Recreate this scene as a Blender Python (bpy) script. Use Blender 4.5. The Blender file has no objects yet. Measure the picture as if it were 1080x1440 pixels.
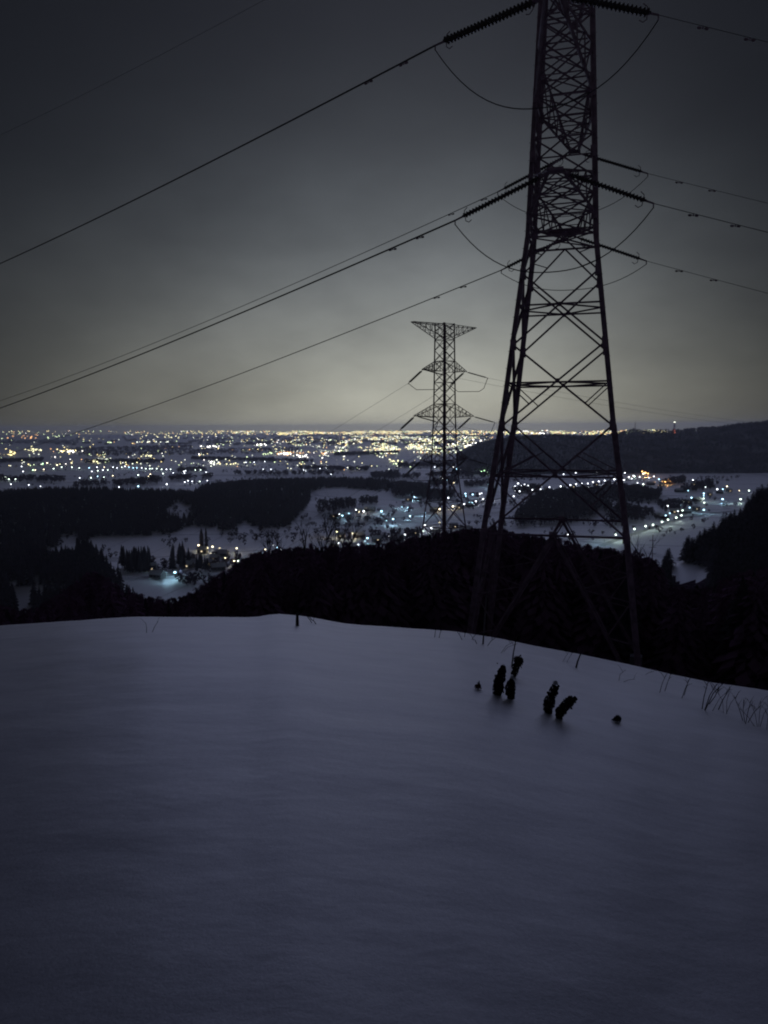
import bpy, math, random
import numpy as np
from mathutils import Vector, Matrix

rnd = random.Random(7)
nrs = np.random.RandomState(11)
S = bpy.context.scene
COL = S.collection
R = math.radians

# ------------------------------------------------------------------ camera
F = 1090.0                      # focal length in pixels of the 1080 x 1440 photograph
PITCH, ROLL = R(6.28), R(0.35)
cam_d = bpy.data.cameras.new('camera')
cam = bpy.data.objects.new('camera', cam_d)
COL.objects.link(cam)
cam.rotation_mode = 'QUATERNION'
CM = Matrix.Rotation(R(90) - PITCH, 3, 'X') @ Matrix.Rotation(-ROLL, 3, 'Z')
cam.rotation_quaternion = CM.to_quaternion()
cam.location = (0, 0, 0)
cam_d.sensor_fit = 'VERTICAL'
cam_d.sensor_height = 24.0
cam_d.lens = 24.0 * F / 1440.0
cam_d.clip_start = 0.1
cam_d.clip_end = 120000
S.camera = cam
EYE = 3.1


def ray(px, py):
    d = CM @ Vector(((px - 540) / F, -(py - 720) / F, -1.0))
    return d


def ut(px, py):
    d = ray(px, py)
    return d.x / d.y, d.z / d.y


PLAIN = -150.0


def P(px, py, h=0.0):
    """point at height h above the plain seen along a pixel"""
    d = ray(px, py)
    k = (PLAIN + h) / d.z
    return d.x * k, d.y * k


def to_px(p):
    q = CM.transposed() @ Vector(p)
    return 540 + F * q.x / -q.z, 720 - F * q.y / -q.z


# ------------------------------------------------------------------ materials
def mat(name):
    m = bpy.data.materials.new(name)
    m.use_nodes = True
    return m, m.node_tree, m.node_tree.nodes['Principled BSDF']


def simple(name, c, rough=0.8, var=0.25, scale=4.0, spec=0.3, metal=0.0):
    m, nt, b = mat(name)
    n = nt.nodes.new('ShaderNodeTexNoise')
    n.inputs['Scale'].default_value = scale
    n.inputs['Detail'].default_value = 4
    tc = nt.nodes.new('ShaderNodeTexCoord')
    nt.links.new(tc.outputs['Object'], n.inputs['Vector'])
    r = nt.nodes.new('ShaderNodeValToRGB')
    r.color_ramp.elements[0].position = 0.3
    r.color_ramp.elements[1].position = 0.7
    r.color_ramp.elements[0].color = [x * (1 - var) for x in c] + [1]
    r.color_ramp.elements[1].color = [min(1, x * (1 + var)) for x in c] + [1]
    nt.links.new(n.outputs['Fac'], r.inputs['Fac'])
    nt.links.new(r.outputs['Color'], b.inputs['Base Color'])
    b.inputs['Roughness'].default_value = rough
    b.inputs['Metallic'].default_value = metal
    b.inputs['Specular IOR Level'].default_value = spec
    return m


def emis(name, c, s, samp='FRONT'):
    m, nt, b = mat(name)
    b.inputs['Base Color'].default_value = (0.1, 0.1, 0.1, 1)
    b.inputs['Emission Color'].default_value = (*c, 1)
    b.inputs['Emission Strength'].default_value = s
    m.cycles.emission_sampling = samp
    return m


def snow_material():
    m, nt, b = mat('snow')
    tc = nt.nodes.new('ShaderNodeTexCoord')
    n1 = nt.nodes.new('ShaderNodeTexNoise')
    n1.inputs['Scale'].default_value = 0.45
    n1.inputs['Detail'].default_value = 5
    n2 = nt.nodes.new('ShaderNodeTexNoise')
    n2.inputs['Scale'].default_value = 60
    n2.inputs['Detail'].default_value = 3
    mp = nt.nodes.new('ShaderNodeMapping')
    mp.inputs['Scale'].default_value = (1.0, 1.8, 1.0)
    nt.links.new(tc.outputs['Object'], mp.inputs['Vector'])
    nt.links.new(mp.outputs['Vector'], n1.inputs['Vector'])
    nt.links.new(tc.outputs['Object'], n2.inputs['Vector'])
    r = nt.nodes.new('ShaderNodeValToRGB')
    r.color_ramp.elements[0].position = 0.3
    r.color_ramp.elements[1].position = 0.7
    r.color_ramp.elements[0].color = (0.49, 0.49, 0.54, 1)
    r.color_ramp.elements[1].color = (0.56, 0.56, 0.605, 1)
    nt.links.new(n1.outputs['Fac'], r.inputs['Fac'])
    n3 = nt.nodes.new('ShaderNodeTexNoise')
    n3.inputs['Scale'].default_value = 34
    n3.inputs['Detail'].default_value = 8
    n3.inputs['Roughness'].default_value = 0.8
    nt.links.new(tc.outputs['Object'], n3.inputs['Vector'])
    r3 = nt.nodes.new('ShaderNodeValToRGB')
    r3.color_ramp.elements[0].position = 0.3
    r3.color_ramp.elements[1].position = 0.7
    r3.color_ramp.elements[0].color = (0.62, 0.62, 0.65, 1)
    r3.color_ramp.elements[1].color = (1, 1, 1, 1)
    nt.links.new(n3.outputs['Fac'], r3.inputs['Fac'])
    n4 = nt.nodes.new('ShaderNodeTexNoise')
    n4.inputs['Scale'].default_value = 0.9
    n4.inputs['Detail'].default_value = 6
    n4.inputs['Roughness'].default_value = 0.65
    nt.links.new(mp.outputs['Vector'], n4.inputs['Vector'])
    r4 = nt.nodes.new('ShaderNodeValToRGB')
    r4.color_ramp.elements[0].position = 0.32
    r4.color_ramp.elements[1].position = 0.62
    r4.color_ramp.elements[0].color = (0.84, 0.84, 0.86, 1)
    r4.color_ramp.elements[1].color = (1, 1, 1, 1)
    nt.links.new(n4.outputs['Fac'], r4.inputs['Fac'])
    last = r.outputs['Color']
    for q in (r3, r4):
        x = nt.nodes.new('ShaderNodeMixRGB')
        x.blend_type = 'MULTIPLY'
        x.inputs[0].default_value = 1
        nt.links.new(last, x.inputs[1])
        nt.links.new(q.outputs['Color'], x.inputs[2])
        last = x.outputs[0]
    nt.links.new(last, b.inputs['Base Color'])
    b.inputs['Roughness'].default_value = 0.48
    b.inputs['Specular IOR Level'].default_value = 0.5
    b.inputs['Sheen Weight'].default_value = 0.25
    b.inputs['Sheen Roughness'].default_value = 0.4
    bp = nt.nodes.new('ShaderNodeBump')
    bp.inputs['Strength'].default_value = 0.10
    bp.inputs['Distance'].default_value = 0.02
    nt.links.new(n2.outputs['Fac'], bp.inputs['Height'])
    bp2 = nt.nodes.new('ShaderNodeBump')
    bp2.inputs['Strength'].default_value = 0.5
    bp2.inputs['Distance'].default_value = 0.10
    nt.links.new(n1.outputs['Fac'], bp2.inputs['Height'])
    nt.links.new(bp.outputs['Normal'], bp2.inputs['Normal'])
    nt.links.new(bp2.outputs['Normal'], b.inputs['Normal'])
    return m


def field_material():
    """snowed-in paddies with dark hedges, built-up ground and bare soil between"""
    m, nt, b = mat('snow_fields')
    tc = nt.nodes.new('ShaderNodeTexCoord')

    def noise(scale, det, sx=1.0):
        mp = nt.nodes.new('ShaderNodeMapping')
        mp.inputs['Scale'].default_value = (sx, 1, 1)
        n = nt.nodes.new('ShaderNodeTexNoise')
        n.inputs['Scale'].default_value = scale
        n.inputs['Detail'].default_value = det
        nt.links.new(tc.outputs['Object'], mp.inputs['Vector'])
        nt.links.new(mp.outputs['Vector'], n.inputs['Vector'])
        return n.outputs['Fac']

    def ramp(src, p0, p1, c0, c1):
        r = nt.nodes.new('ShaderNodeValToRGB')
        r.color_ramp.elements[0].position = p0
        r.color_ramp.elements[1].position = p1
        r.color_ramp.elements[0].color = c0
        r.color_ramp.elements[1].color = c1
        nt.links.new(src, r.inputs['Fac'])
        return r.outputs['Color']

    def mul(a, b2):
        x = nt.nodes.new('ShaderNodeMixRGB')
        x.blend_type = 'MULTIPLY'
        x.inputs[0].default_value = 1
        nt.links.new(a, x.inputs[1])
        nt.links.new(b2, x.inputs[2])
        return x.outputs[0]
    base = ramp(noise(0.004, 5, 0.5), 0.35, 0.6, (0.78, 0.78, 0.84, 1), (0.90, 0.90, 0.94, 1))
    scrub = ramp(noise(0.0042, 9, 0.4), 0.30, 0.38, (0.50, 0.49, 0.53, 1), (1, 1, 1, 1))
    v = nt.nodes.new('ShaderNodeTexVoronoi')
    v.feature = 'DISTANCE_TO_EDGE'
    v.inputs['Scale'].default_value = 0.006
    mp = nt.nodes.new('ShaderNodeMapping')
    mp.inputs['Scale'].default_value = (0.6, 1.2, 1)
    mp.inputs['Rotation'].default_value = (0, 0, 0.35)
    nt.links.new(tc.outputs['Object'], mp.inputs['Vector'])
    nt.links.new(mp.outputs['Vector'], v.inputs['Vector'])
    edge = ramp(v.outputs['Distance'], 0.012, 0.035, (0.55, 0.55, 0.58, 1), (1, 1, 1, 1))
    c = mul(mul(base, scrub), edge)
    # the far, built-up part of the plain carries less open snow
    sep = nt.nodes.new('ShaderNodeSeparateXYZ')
    nt.links.new(tc.outputs['Object'], sep.inputs[0])
    dv = nt.nodes.new('ShaderNodeMath')
    dv.operation = 'DIVIDE'
    dv.inputs[1].default_value = 12000.0
    nt.links.new(sep.outputs['Y'], dv.inputs[0])
    far = ramp(dv.outputs[0], 0.30, 0.75, (1, 1, 1, 1), (0.28, 0.28, 0.31, 1))
    c = mul(c, far)
    nt.links.new(c, b.inputs['Base Color'])
    b.inputs['Roughness'].default_value = 0.58
    b.inputs['Specular IOR Level'].default_value = 0.45
    b.inputs['Sheen Weight'].default_value = 0.5
    b.inputs['Sheen Roughness'].default_value = 0.5
    return m


M = dict(
    snow=snow_material(), field=field_material(),
    floor=simple('shaded_undergrowth', (0.085, 0.048, 0.080), 1.0, 0.6, 0.5, 0.0),  # brush colour darkened to hold the shade under the dense trees
    hillwood=simple('snowy_brushwood', (0.22, 0.21, 0.25), 1.0, 0.6, 0.015, 0.0),
    cedar=simple('cedar_needles', (0.074, 0.060, 0.078), 0.95, 0.5, 0.6, 0.05),
    twigwood=simple('reddish_brushwood', (0.18, 0.10, 0.165), 1.0, 0.5, 0.3, 0.0),
    brush=simple('bare_crown', (0.085, 0.062, 0.088), 1.0, 0.4, 0.2, 0.0),
    hilltree=simple('hill_tree', (0.13, 0.125, 0.155), 1.0, 0.4, 0.02, 0.0),
    bark=simple('bark', (0.05, 0.042, 0.045), 0.95, 0.4, 6, 0.1),
    palebark=simple('pale_bark', (0.16, 0.14, 0.15), 0.9, 0.4, 6, 0.1),
    steel=simple('weathered_steel', (0.26, 0.18, 0.23), 0.7, 0.35, 3, 0.25),
    wire=simple('aluminium_wire', (0.05, 0.05, 0.055), 0.6, 0.2, 2, 0.3),
    porcelain=simple('porcelain', (0.05, 0.038, 0.035), 0.4, 0.2, 8, 0.4),
    concrete=simple('concrete', (0.16, 0.15, 0.17), 0.9, 0.2, 5, 0.2),
    leaf=simple('withered_leaf', (0.022, 0.015, 0.016), 0.9, 0.5, 30, 0.1),
    redleaf=simple('red_brown_leaf', (0.075, 0.032, 0.025), 0.9, 0.4, 30, 0.1),
    greyleaf=simple('grey_leaf', (0.055, 0.055, 0.065), 0.9, 0.4, 30, 0.1),
    wall=simple('plaster', (0.16, 0.15, 0.16), 0.9, 0.2, 1, 0.1),
    roofsnow=simple('roof_snow', (0.72, 0.73, 0.78), 0.8, 0.08, 1, 0.2),
    glass=simple('dark_glass', (0.02, 0.02, 0.025), 0.2, 0.2, 1, 0.5),
    red=simple('red_paint', (0.35, 0.05, 0.03), 0.6, 0.2, 0.1, 0.3),
    white=simple('white_paint', (0.6, 0.6, 0.6), 0.6, 0.1, 0.1, 0.3),
    asphalt=simple('packed_snow_road', (0.42, 0.42, 0.45), 0.8, 0.2, 0.05, 0.2),
)


# ------------------------------------------------------------------ mesh helper
class MB:
    def __init__(self):
        self.v, self.f, self.m = [], [], []

    def add(self, vs, fs, mi=0):
        o = len(self.v)
        self.v.extend([tuple(p) for p in vs])
        self.f.extend([tuple(i + o for i in f) for f in fs])
        self.m.extend([mi] * len(fs))

    def box(self, c, s, mi=0, rz=0.0):
        x, y, z = s[0] / 2, s[1] / 2, s[2] / 2
        ca, sa = math.cos(rz), math.sin(rz)
        vs = []
        for dz in (-z, z):
            for dx, dy in ((-x, -y), (x, -y), (x, y), (-x, y)):
                vs.append((c[0] + dx * ca - dy * sa, c[1] + dx * sa + dy * ca, c[2] + dz))
        self.add(vs, [(3, 2, 1, 0), (4, 5, 6, 7), (0, 1, 5, 4), (1, 2, 6, 5), (2, 3, 7, 6), (3, 0, 4, 7)], mi)

    def angle(self, p, q, w, t=None, mi=0, ref=None):
        """an L-section steel angle from p to q"""
        p, q = Vector(p), Vector(q)
        d = q - p
        if d.length < 1e-6:
            return
        d.normalize()
        t = t or max(0.012, w * 0.16)
        ref = Vector(ref) if ref is not None else (Vector((0, 0, 1)) if abs(d.z) < 0.9 else Vector((0, 1, 0)))
        a = d.cross(ref)
        if a.length < 1e-4:
            a = d.cross(Vector((1, 0, 0)))
        a.normalize()
        b = a.cross(d).normalized()
        a2 = (a + b).normalized()
        b2 = (b - a).normalized()
        prof = [(0, 0), (w, 0), (w, t), (t, t), (t, w), (0, w)]
        off = w * 0.33
        vs = []
        for e in (p, q):
            for x, y in prof:
                vs.append(e + a2 * (x - off) + b2 * (y - off))
        n = 6
        fs = [tuple((i, (i + 1) % n, n + (i + 1) % n, n + i)) for i in range(n)]
        fs += [(0, 3, 2, 1), (0, 5, 4, 3), (6, 7, 8, 9), (6, 9, 10, 11)]
        self.add(vs, fs, mi)

    def tube(self, pts, rad, n=6, mi=0, cap=True):
        pts = [Vector(p) for p in pts]
        k = len(pts)
        rads = rad if isinstance(rad, (list, tuple)) else [rad] * k
        vs = []
        prev = None
        for i, p in enumerate(pts):
            d = (pts[min(i + 1, k - 1)] - pts[max(i - 1, 0)])
            if d.length < 1e-9:
                d = Vector((0, 0, 1))
            d.normalize()
            if prev is None:
                ref = Vector((0, 0, 1)) if abs(d.z) < 0.9 else Vector((1, 0, 0))
                a = d.cross(ref).normalized()
            else:
                a = (prev - d * prev.dot(d))
                a = a.normalized() if a.length > 1e-6 else d.orthogonal().normalized()
            prev = a
            b = d.cross(a)
            for j in range(n):
                an = 2 * math.pi * j / n
                vs.append(p + (a * math.cos(an) + b * math.sin(an)) * rads[i])
        fs = []
        for i in range(k - 1):
            for j in range(n):
                fs.append((i * n + j, i * n + (j + 1) % n, (i + 1) * n + (j + 1) % n, (i + 1) * n + j))
        if cap:
            fs.append(tuple(range(n - 1, -1, -1)))
            fs.append(tuple((k - 1) * n + j for j in range(n)))
        self.add(vs, fs, mi)

    def mesh(self, name, mats, smooth=False):
        me = bpy.data.meshes.new(name)
        me.from_pydata(self.v, [], self.f)
        for x in (mats if isinstance(mats, (list, tuple)) else [mats]):
            me.materials.append(x)
        me.polygons.foreach_set('material_index', self.m)
        if smooth:
            me.polygons.foreach_set('use_smooth', [True] * len(self.f))
        me.update()
        return me

    def build(self, name, mats, parent=None, smooth=False):
        o = bpy.data.objects.new(name, self.mesh(name, mats, smooth))
        COL.objects.link(o)
        if parent:
            o.parent = parent
        return o


def tag(o, label=None, cat=None, group=None, kind=None):
    if label:
        o['label'] = label
    if cat:
        o['category'] = cat
    if group:
        o['group'] = group
    if kind:
        o['kind'] = kind
    return o


def empty(name, loc=(0, 0, 0), rz=0.0):
    e = bpy.data.objects.new(name, None)
    e.empty_display_size = 0.3
    COL.objects.link(e)
    e.location = loc
    e.rotation_euler = (0, 0, rz)
    return e


def link(name, me, parent=None, loc=(0, 0, 0)):
    o = bpy.data.objects.new(name, me)
    COL.objects.link(o)
    o.location = loc
    if parent:
        o.parent = parent
    return o


def vnoise(x, y, seed=0):
    """smooth value noise, vectorised"""
    x = np.asarray(x, float)
    y = np.asarray(y, float)
    xi, yi = np.floor(x).astype(np.int64), np.floor(y).astype(np.int64)
    xf, yf = x - xi, y - yi
    xf, yf = xf * xf * (3 - 2 * xf), yf * yf * (3 - 2 * yf)

    def h(a, b):
        n = (a * 374761393 + b * 668265263 + seed * 982451653) & 0x7fffffff
        n = ((n ^ (n >> 13)) * 1274126177) & 0x7fffffff
        return ((n ^ (n >> 16)) & 0xffff) / 65535.0
    return (h(xi, yi) * (1 - xf) + h(xi + 1, yi) * xf) * (1 - yf) + (h(xi, yi + 1) * (1 - xf) + h(xi + 1, yi + 1) * xf) * yf


def grid_mesh(name, xs, ys, Z, mats, fmat=None, smooth=True):
    """X, Y, Z arrays of equal shape (rows, cols)"""
    r, c = Z.shape
    v = np.stack([xs, ys, Z], -1).reshape(-1, 3)
    i = np.arange(r * c).reshape(r, c)
    f = np.stack([i[:-1, :-1], i[:-1, 1:], i[1:, 1:], i[1:, :-1]], -1).reshape(-1, 4)
    me = bpy.data.meshes.new(name)
    me.from_pydata(v.tolist(), [], f.tolist())
    for x in (mats if isinstance(mats, (list, tuple)) else [mats]):
        me.materials.append(x)
    me.polygons.foreach_set('use_smooth', [smooth] * len(f))
    if fmat is not None:
        me.polygons.foreach_set('material_index', fmat.astype(int).ravel().tolist())
    me.update()
    return link(name, me)


# ------------------------------------------------------------------ ground shape
def curve(pts):
    """(u, t) arrays from silhouette pixels"""
    a = np.array([ut(*p) for p in pts])
    o = np.argsort(a[:, 0])
    return a[o, 0], a[o, 1]


CREST = curve([(-140, 894), (0, 880), (100, 873), (200, 868), (300, 867), (360, 868), (388, 864), (432, 868), (480, 876),
               (560, 882), (640, 888), (700, 897), (760, 910), (820, 921), (890, 936), (940, 948), (1000, 960), (1080, 972), (1250, 1000)])
FRONT = curve([(-140, 850), (0, 850), (30, 858), (55, 850), (80, 836), (110, 812), (130, 800), (150, 812), (175, 832), (205, 836), (235, 842),
               (270, 832), (300, 808), (330, 792), (360, 774), (400, 769), (450, 766), (520, 764), (560, 757), (620, 746), (690, 739),
               (720, 746), (760, 752), (800, 760), (840, 767), (880, 773), (905, 776), (925, 790), (940, 806), (965, 816), (1000, 822),
               (1030, 806), (1080, 795), (1250, 790)])
YC = 25.0
KQ = EYE / YC ** 2


def crest_s(u):
    return -np.interp(u, *CREST)


def front_t(u):
    return np.interp(u, *FRONT)


def z_slope(x, y):
    """the snow slope the camera stands on"""
    x = np.asarray(x, float)
    y = np.asarray(y, float)
    u = np.clip(x / np.maximum(y, 3.0), -0.62, 0.62)
    yy = np.maximum(y, 0)
    a = crest_s(u) - 2 * EYE / YC
    z = -EYE - a * yy - KQ * yy ** 2 - 0.020 * np.maximum(0, yy - YC) ** 2 + 0.12 * np.minimum(y, 0) * -1
    fade = np.clip((yy - 2) / 10, 0.15, 1)
    z = z + fade * (0.07 * (vnoise(x * 0.35, y * 0.35, 3) - 0.5) + 0.03 * (vnoise(x * 1.3, y * 0.9, 4) - 0.5))
    return z


def z_hill(x, y):
    """the wooded hillside below the crest, falling to the plain"""
    x = np.asarray(x, float)
    y = np.asarray(y, float)
    u = np.clip(x / np.maximum(y, 3.0), -0.75, 0.75)
    s, t = crest_s(u), front_t(u)
    z30 = -30 * (s + 0.045)
    z140 = t * 140 - 17
    z140 = np.minimum(z140, z30 - 8)
    z260 = np.minimum(t * 260 - 55, z140 - 25)
    z500 = np.full_like(z30, PLAIN - 2)
    z = np.where(y < 140, z30 + (z140 - z30) * (y - 30) / 110,
                 np.where(y < 260, z140 + (z260 - z140) * (y - 140) / 120, z260 + (z500 - z260) * (y - 260) / 240))
    z = np.minimum(z, 0)
    return np.maximum(z + 1.5 * (vnoise(x * 0.08, y * 0.08, 9) - 0.5), PLAIN - 2)


# near snow slope
ys = np.concatenate([np.linspace(-9, 2, 12), np.linspace(2.4, 20, 80), np.linspace(20.2, 36, 64)])
us = np.linspace(-1, 1, 181)
Yg = np.repeat(ys[:, None], len(us), 1)
Xg = us[None, :] * (4.0 + 0.85 * np.maximum(Yg, 0) + 6)
Zg = z_slope(Xg, Yg)
tag(grid_mesh('snow_slope', Xg, Yg, Zg, M['snow']), kind='structure')

# hillside
ys = np.concatenate([np.linspace(27, 150, 62), np.linspace(155, 505, 60)])
us = np.linspace(-1.0, 1.0, 140)
Yg = np.repeat(ys[:, None], len(us), 1)
Xg = us[None, :] * (0.9 * Yg + 10)
tag(grid_mesh('hillside', Xg, Yg, z_hill(Xg, Yg), M['floor']), kind='structure')


# plain with low mounds under the woods
MOUNDS = []


def mound(px, py, sx, sy, h):
    x, y = P(px, py)
    MOUNDS.append((x, y, sx, sy, h))


mound(140, 722, 420, 130, 26)
mound(0, 740, 260, 150, 26)
mound(390, 698, 230, 140, 24)
mound(500, 690, 170, 80, 14)
mound(790, 712, 90, 110, 16)
mound(60, 825, 90, 80, 16)


def z_plain(x, y):
    x = np.asarray(x, float)
    y = np.asarray(y, float)
    z = np.full_like(x, PLAIN)
    for mx, my, sx, sy, h in MOUNDS:
        z = z + h * np.exp(-((x - mx) / sx) ** 2 - ((y - my) / sy) ** 2)
    return z


ys = np.concatenate([np.linspace(380, 2400, 170), np.geomspace(2450, 18500, 50)])
us = np.linspace(-1.1, 1.1, 170)
Yg = np.repeat(ys[:, None], len(us), 1)
Xg = us[None, :] * Yg
tag(grid_mesh('plain', Xg, Yg, z_plain(Xg, Yg), M['field']), kind='structure')

# right-hand wooded spur (middle distance) with a snowy clearing at its foot
SPUR = curve([(900, 800), (930, 776), (946, 755), (985, 740), (1010, 722), (1040, 706), (1060, 682), (1082, 668), (1150, 640), (1300, 600)])


def z_spur(x, y):
    u = np.asarray(x, float) / np.asarray(y, float)
    y = np.asarray(y, float)
    t = np.interp(u, *SPUR)
    top = t * 430 - 16
    foot = np.interp(u, *FRONT) * 250 - 55
    k = np.clip((y - 250) / 180, 0, 1)
    z = foot + (top - foot) * (k ** 0.8)
    z = z - 0.6 * np.maximum(0, y - 430)
    edge = np.clip((u - 0.335) / 0.03, 0, 1)
    z = np.where(edge < 1, z * edge + (PLAIN - 4) * (1 - edge), z)
    return np.maximum(z, PLAIN - 4)


ys = np.linspace(250, 640, 70)
us = np.linspace(0.335, 0.8, 90)
Yg = np.repeat(ys[:, None], len(us), 1)
Xg = us[None, :] * Yg
Zs = z_spur(Xg, Yg)


def in_poly(px, py, poly):
    c = False
    j = len(poly) - 1
    for i in range(len(poly)):
        xi, yi = poly[i]
        xj, yj = poly[j]
        if (yi > py) != (yj > py) and px < (xj - xi) * (py - yi) / (yj - yi) + xi:
            c = not c
        j = i
    return c


CLEAR = [(940, 784), (962, 786), (985, 796), (1003, 796), (1000, 812), (985, 822), (955, 822), (945, 815)]
fm = np.zeros((len(ys) - 1, len(us) - 1))
for i in range(fm.shape[0]):
    for j in range(fm.shape[1]):
        if ys[i] < 430 and in_poly(*to_px((Xg[i, j], Yg[i, j], Zs[i, j])), CLEAR):
            fm[i, j] = 1
tag(grid_mesh('spur', Xg, Yg, Zs, [M['floor'], M['snow']], fm), kind='structure')

# long hill behind the village on the right
RIDGE = curve([(640, 652), (655, 634), (672, 624), (700, 616), (740, 613), (790, 614), (850, 611), (880, 608), (893, 605), (905, 608),
               (950, 607), (985, 603), (1010, 600), (1040, 595), (1070, 592), (1100, 591), (1250, 575), (1500, 560)])


def z_far_hill(x, y):
    x = np.asarray(x, float)
    y = np.asarray(y, float)
    u = x / y
    top = np.interp(u, *RIDGE) * 2950 - 10
    k = np.clip((y - 2380) / 570, 0, 1)
    k = k * k * (3 - 2 * k)
    z = PLAIN - 1 + (top - PLAIN) * np.where(y < 2950, k, 1 - 0.5 * np.clip((y - 2950) / 1500, 0, 1) ** 2)
    z = z + k * 14 * (vnoise(x * 0.006, y * 0.006, 21) - 0.5) + k * 6 * (vnoise(x * 0.02, y * 0.02, 22) - 0.5)
    return np.where(u < RIDGE[0][0] + 0.004, PLAIN - 3, z)


ys = np.linspace(2380, 4300, 60)
us = np.linspace(RIDGE[0][0], 0.95, 190)
Yg = np.repeat(ys[:, None], len(us), 1)
Xg = us[None, :] * Yg
tag(grid_mesh('hills', Xg, Yg, z_far_hill(Xg, Yg), M['hillwood']), kind='structure')


# ------------------------------------------------------------------ trees
def cedar_meshes(seed, H=1.0):
    """unit-height conifer: (trunk mesh, crown mesh)"""
    r = random.Random(seed)
    t = MB()
    t.tube([(0, 0, -0.03), (0.004, 0, 0.4), (0, 0.004, 0.97)], [0.017, 0.011, 0.002], 6)
    c = MB()
    base = r.uniform(0.12, 0.25)
    n = 36
    wid = r.uniform(0.14, 0.18)
    for i in range(n):
        f = i / (n - 1)
        z = base + (0.985 - base) * f
        prof = (1 - f) ** 0.75 * (0.75 + 0.25 * math.sin(3.0 * f + seed)) + 0.05
        k = 12 if f < 0.8 else 7
        a0 = r.uniform(0, 6.28)
        for j in range(k):
            if r.random() < 0.10:
                continue
            a = a0 + 6.283 * j / k + r.uniform(-0.25, 0.25)
            L = wid * prof * r.uniform(0.6, 1.2)
            dr = -0.30 * L + r.uniform(-0.02, 0.02)
            ca, sa = math.cos(a), math.sin(a)
            w = L * 0.17 + 0.006
            # a drooping bough of four leafy tufts
            for (s0, s1, ww) in ((0.1, 0.45, 0.7), (0.3, 0.6, 1.0), (0.45, 0.75, 1.1), (0.62, 0.9, 1.0), (0.78, 1.05, 0.6)):
                jz = r.uniform(-0.010, 0.010)
                p0 = (ca * L * s0, sa * L * s0, z + dr * s0 + 0.012)
                p2 = (ca * L * s1, sa * L * s1, z + dr * s1 * 1.2 + jz - 0.012)
                m = (s0 + s1) / 2
                for sg in (-1, 1):
                    p1 = (ca * L * m - sg * sa * w * ww, sa * L * m + sg * ca * w * ww, z + dr * m - 0.015 + jz)
                    c.add([p0, p1, p2], [(0, 1, 2)])
    c.tube([(0, 0, 0.9), (0, 0, 1.0)], [0.010, 0.001], 4)
    return t.mesh('cedar_trunk', M['bark']), c.mesh('cedar_crown', M['cedar'])


CED = [cedar_meshes(s) for s in range(6)]


def low_tree(seed, kind):
    """a small unit tree for far woods: list of verts, faces"""
    r = random.Random(seed)
    vs, fs = [], []
    if kind == 'cone':
        for i in range(7):
            f = i / 6
            z = 0.12 + 0.80 * f
            rad = 0.20 * (1 - f) ** 0.8 + 0.035
            a0 = r.uniform(0, 6)
            for j in range(5):
                a = a0 + j * 1.2566
                L = rad * r.uniform(0.7, 1.25)
                o = len(vs)
                vs += [(0, 0, z + 0.12), (math.cos(a - 0.55) * L, math.sin(a - 0.55) * L, z - 0.05 + r.uniform(-.03, .03)),
                       (math.cos(a + 0.55) * L, math.sin(a + 0.55) * L, z - 0.05 + r.uniform(-.03, .03))]
                fs.append((o, o + 1, o + 2))
    else:
        for i in range(30):
            a = r.uniform(0, 6.283)
            f = r.random() ** 0.8
            z = 0.25 + 0.72 * f
            rad = 0.30 * math.sin(math.pi * min(1, max(0.08, 1.05 - f * 0.92))) * r.uniform(0.3, 1.0) + 0.02
            cx, cy = math.cos(a) * rad, math.sin(a) * rad
            o = len(vs)
            q = r.uniform(0.05, 0.11)
            b = r.uniform(0, 6.283)
            vs += [(cx + math.cos(b) * q, cy + math.sin(b) * q, z + r.uniform(-.03, .03)), (cx - math.sin(b) * q, cy + math.cos(b) * q, z - q),
                   (cx - math.cos(b) * q, cy - math.sin(b) * q, z + r.uniform(0, q)), (cx, cy, z + q * 1.4)]
            fs += [(o, o + 1, o + 2), (o, o + 2, o + 3), (o + 1, o + 2, o + 3)]
        o = len(vs)
        vs += [(-0.02, 0, 0), (0.02, 0, 0), (0, 0, 0.8), (0, -0.02, 0), (0, 0.02, 0)]
        fs += [(o, o + 1, o + 2), (o + 3, o + 4, o + 2)]
    return np.array(vs), fs


def mid_tree(seed):
    r = random.Random(seed)
    vs, fs = [], []
    for i in range(17):
        f = i / 16
        z = 0.10 + 0.84 * f
        rad = 0.21 * (1 - f) ** 0.8 + 0.03
        a0 = r.uniform(0, 6)
        for j in range(9):
            a = a0 + j * 0.698 + r.uniform(-.2, .2)
            L = rad * r.uniform(0.55, 1.2)
            dz = r.uniform(-.03, .02)
            ca, sa = math.cos(a), math.sin(a)
            for s0, s1, w in ((0.05, 0.6, 0.16), (0.5, 1.05, 0.2)):
                o = len(vs)
                m = (s0 + s1) / 2
                ww = L * w
                vs += [(ca * L * s0, sa * L * s0, z - L * .3 * s0 + .02), (ca * L * m - sa * ww, sa * L * m + ca * ww, z - L * .35 * m + dz), (ca * L * s1, sa * L * s1, z - L * .45 * s1 + dz),
                       (ca * L * m + sa * ww, sa * L * m - ca * ww, z - L * .35 * m + dz)]
                fs += [(o, o + 1, o + 2), (o, o + 2, o + 3)]
    return np.array(vs), fs


LOWC = [low_tree(s, 'cone') for s in range(5)]
MIDC = [mid_tree(s) for s in range(5)]
LOWB = [low_tree(s + 50, 'round') for s in range(5)]


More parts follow.
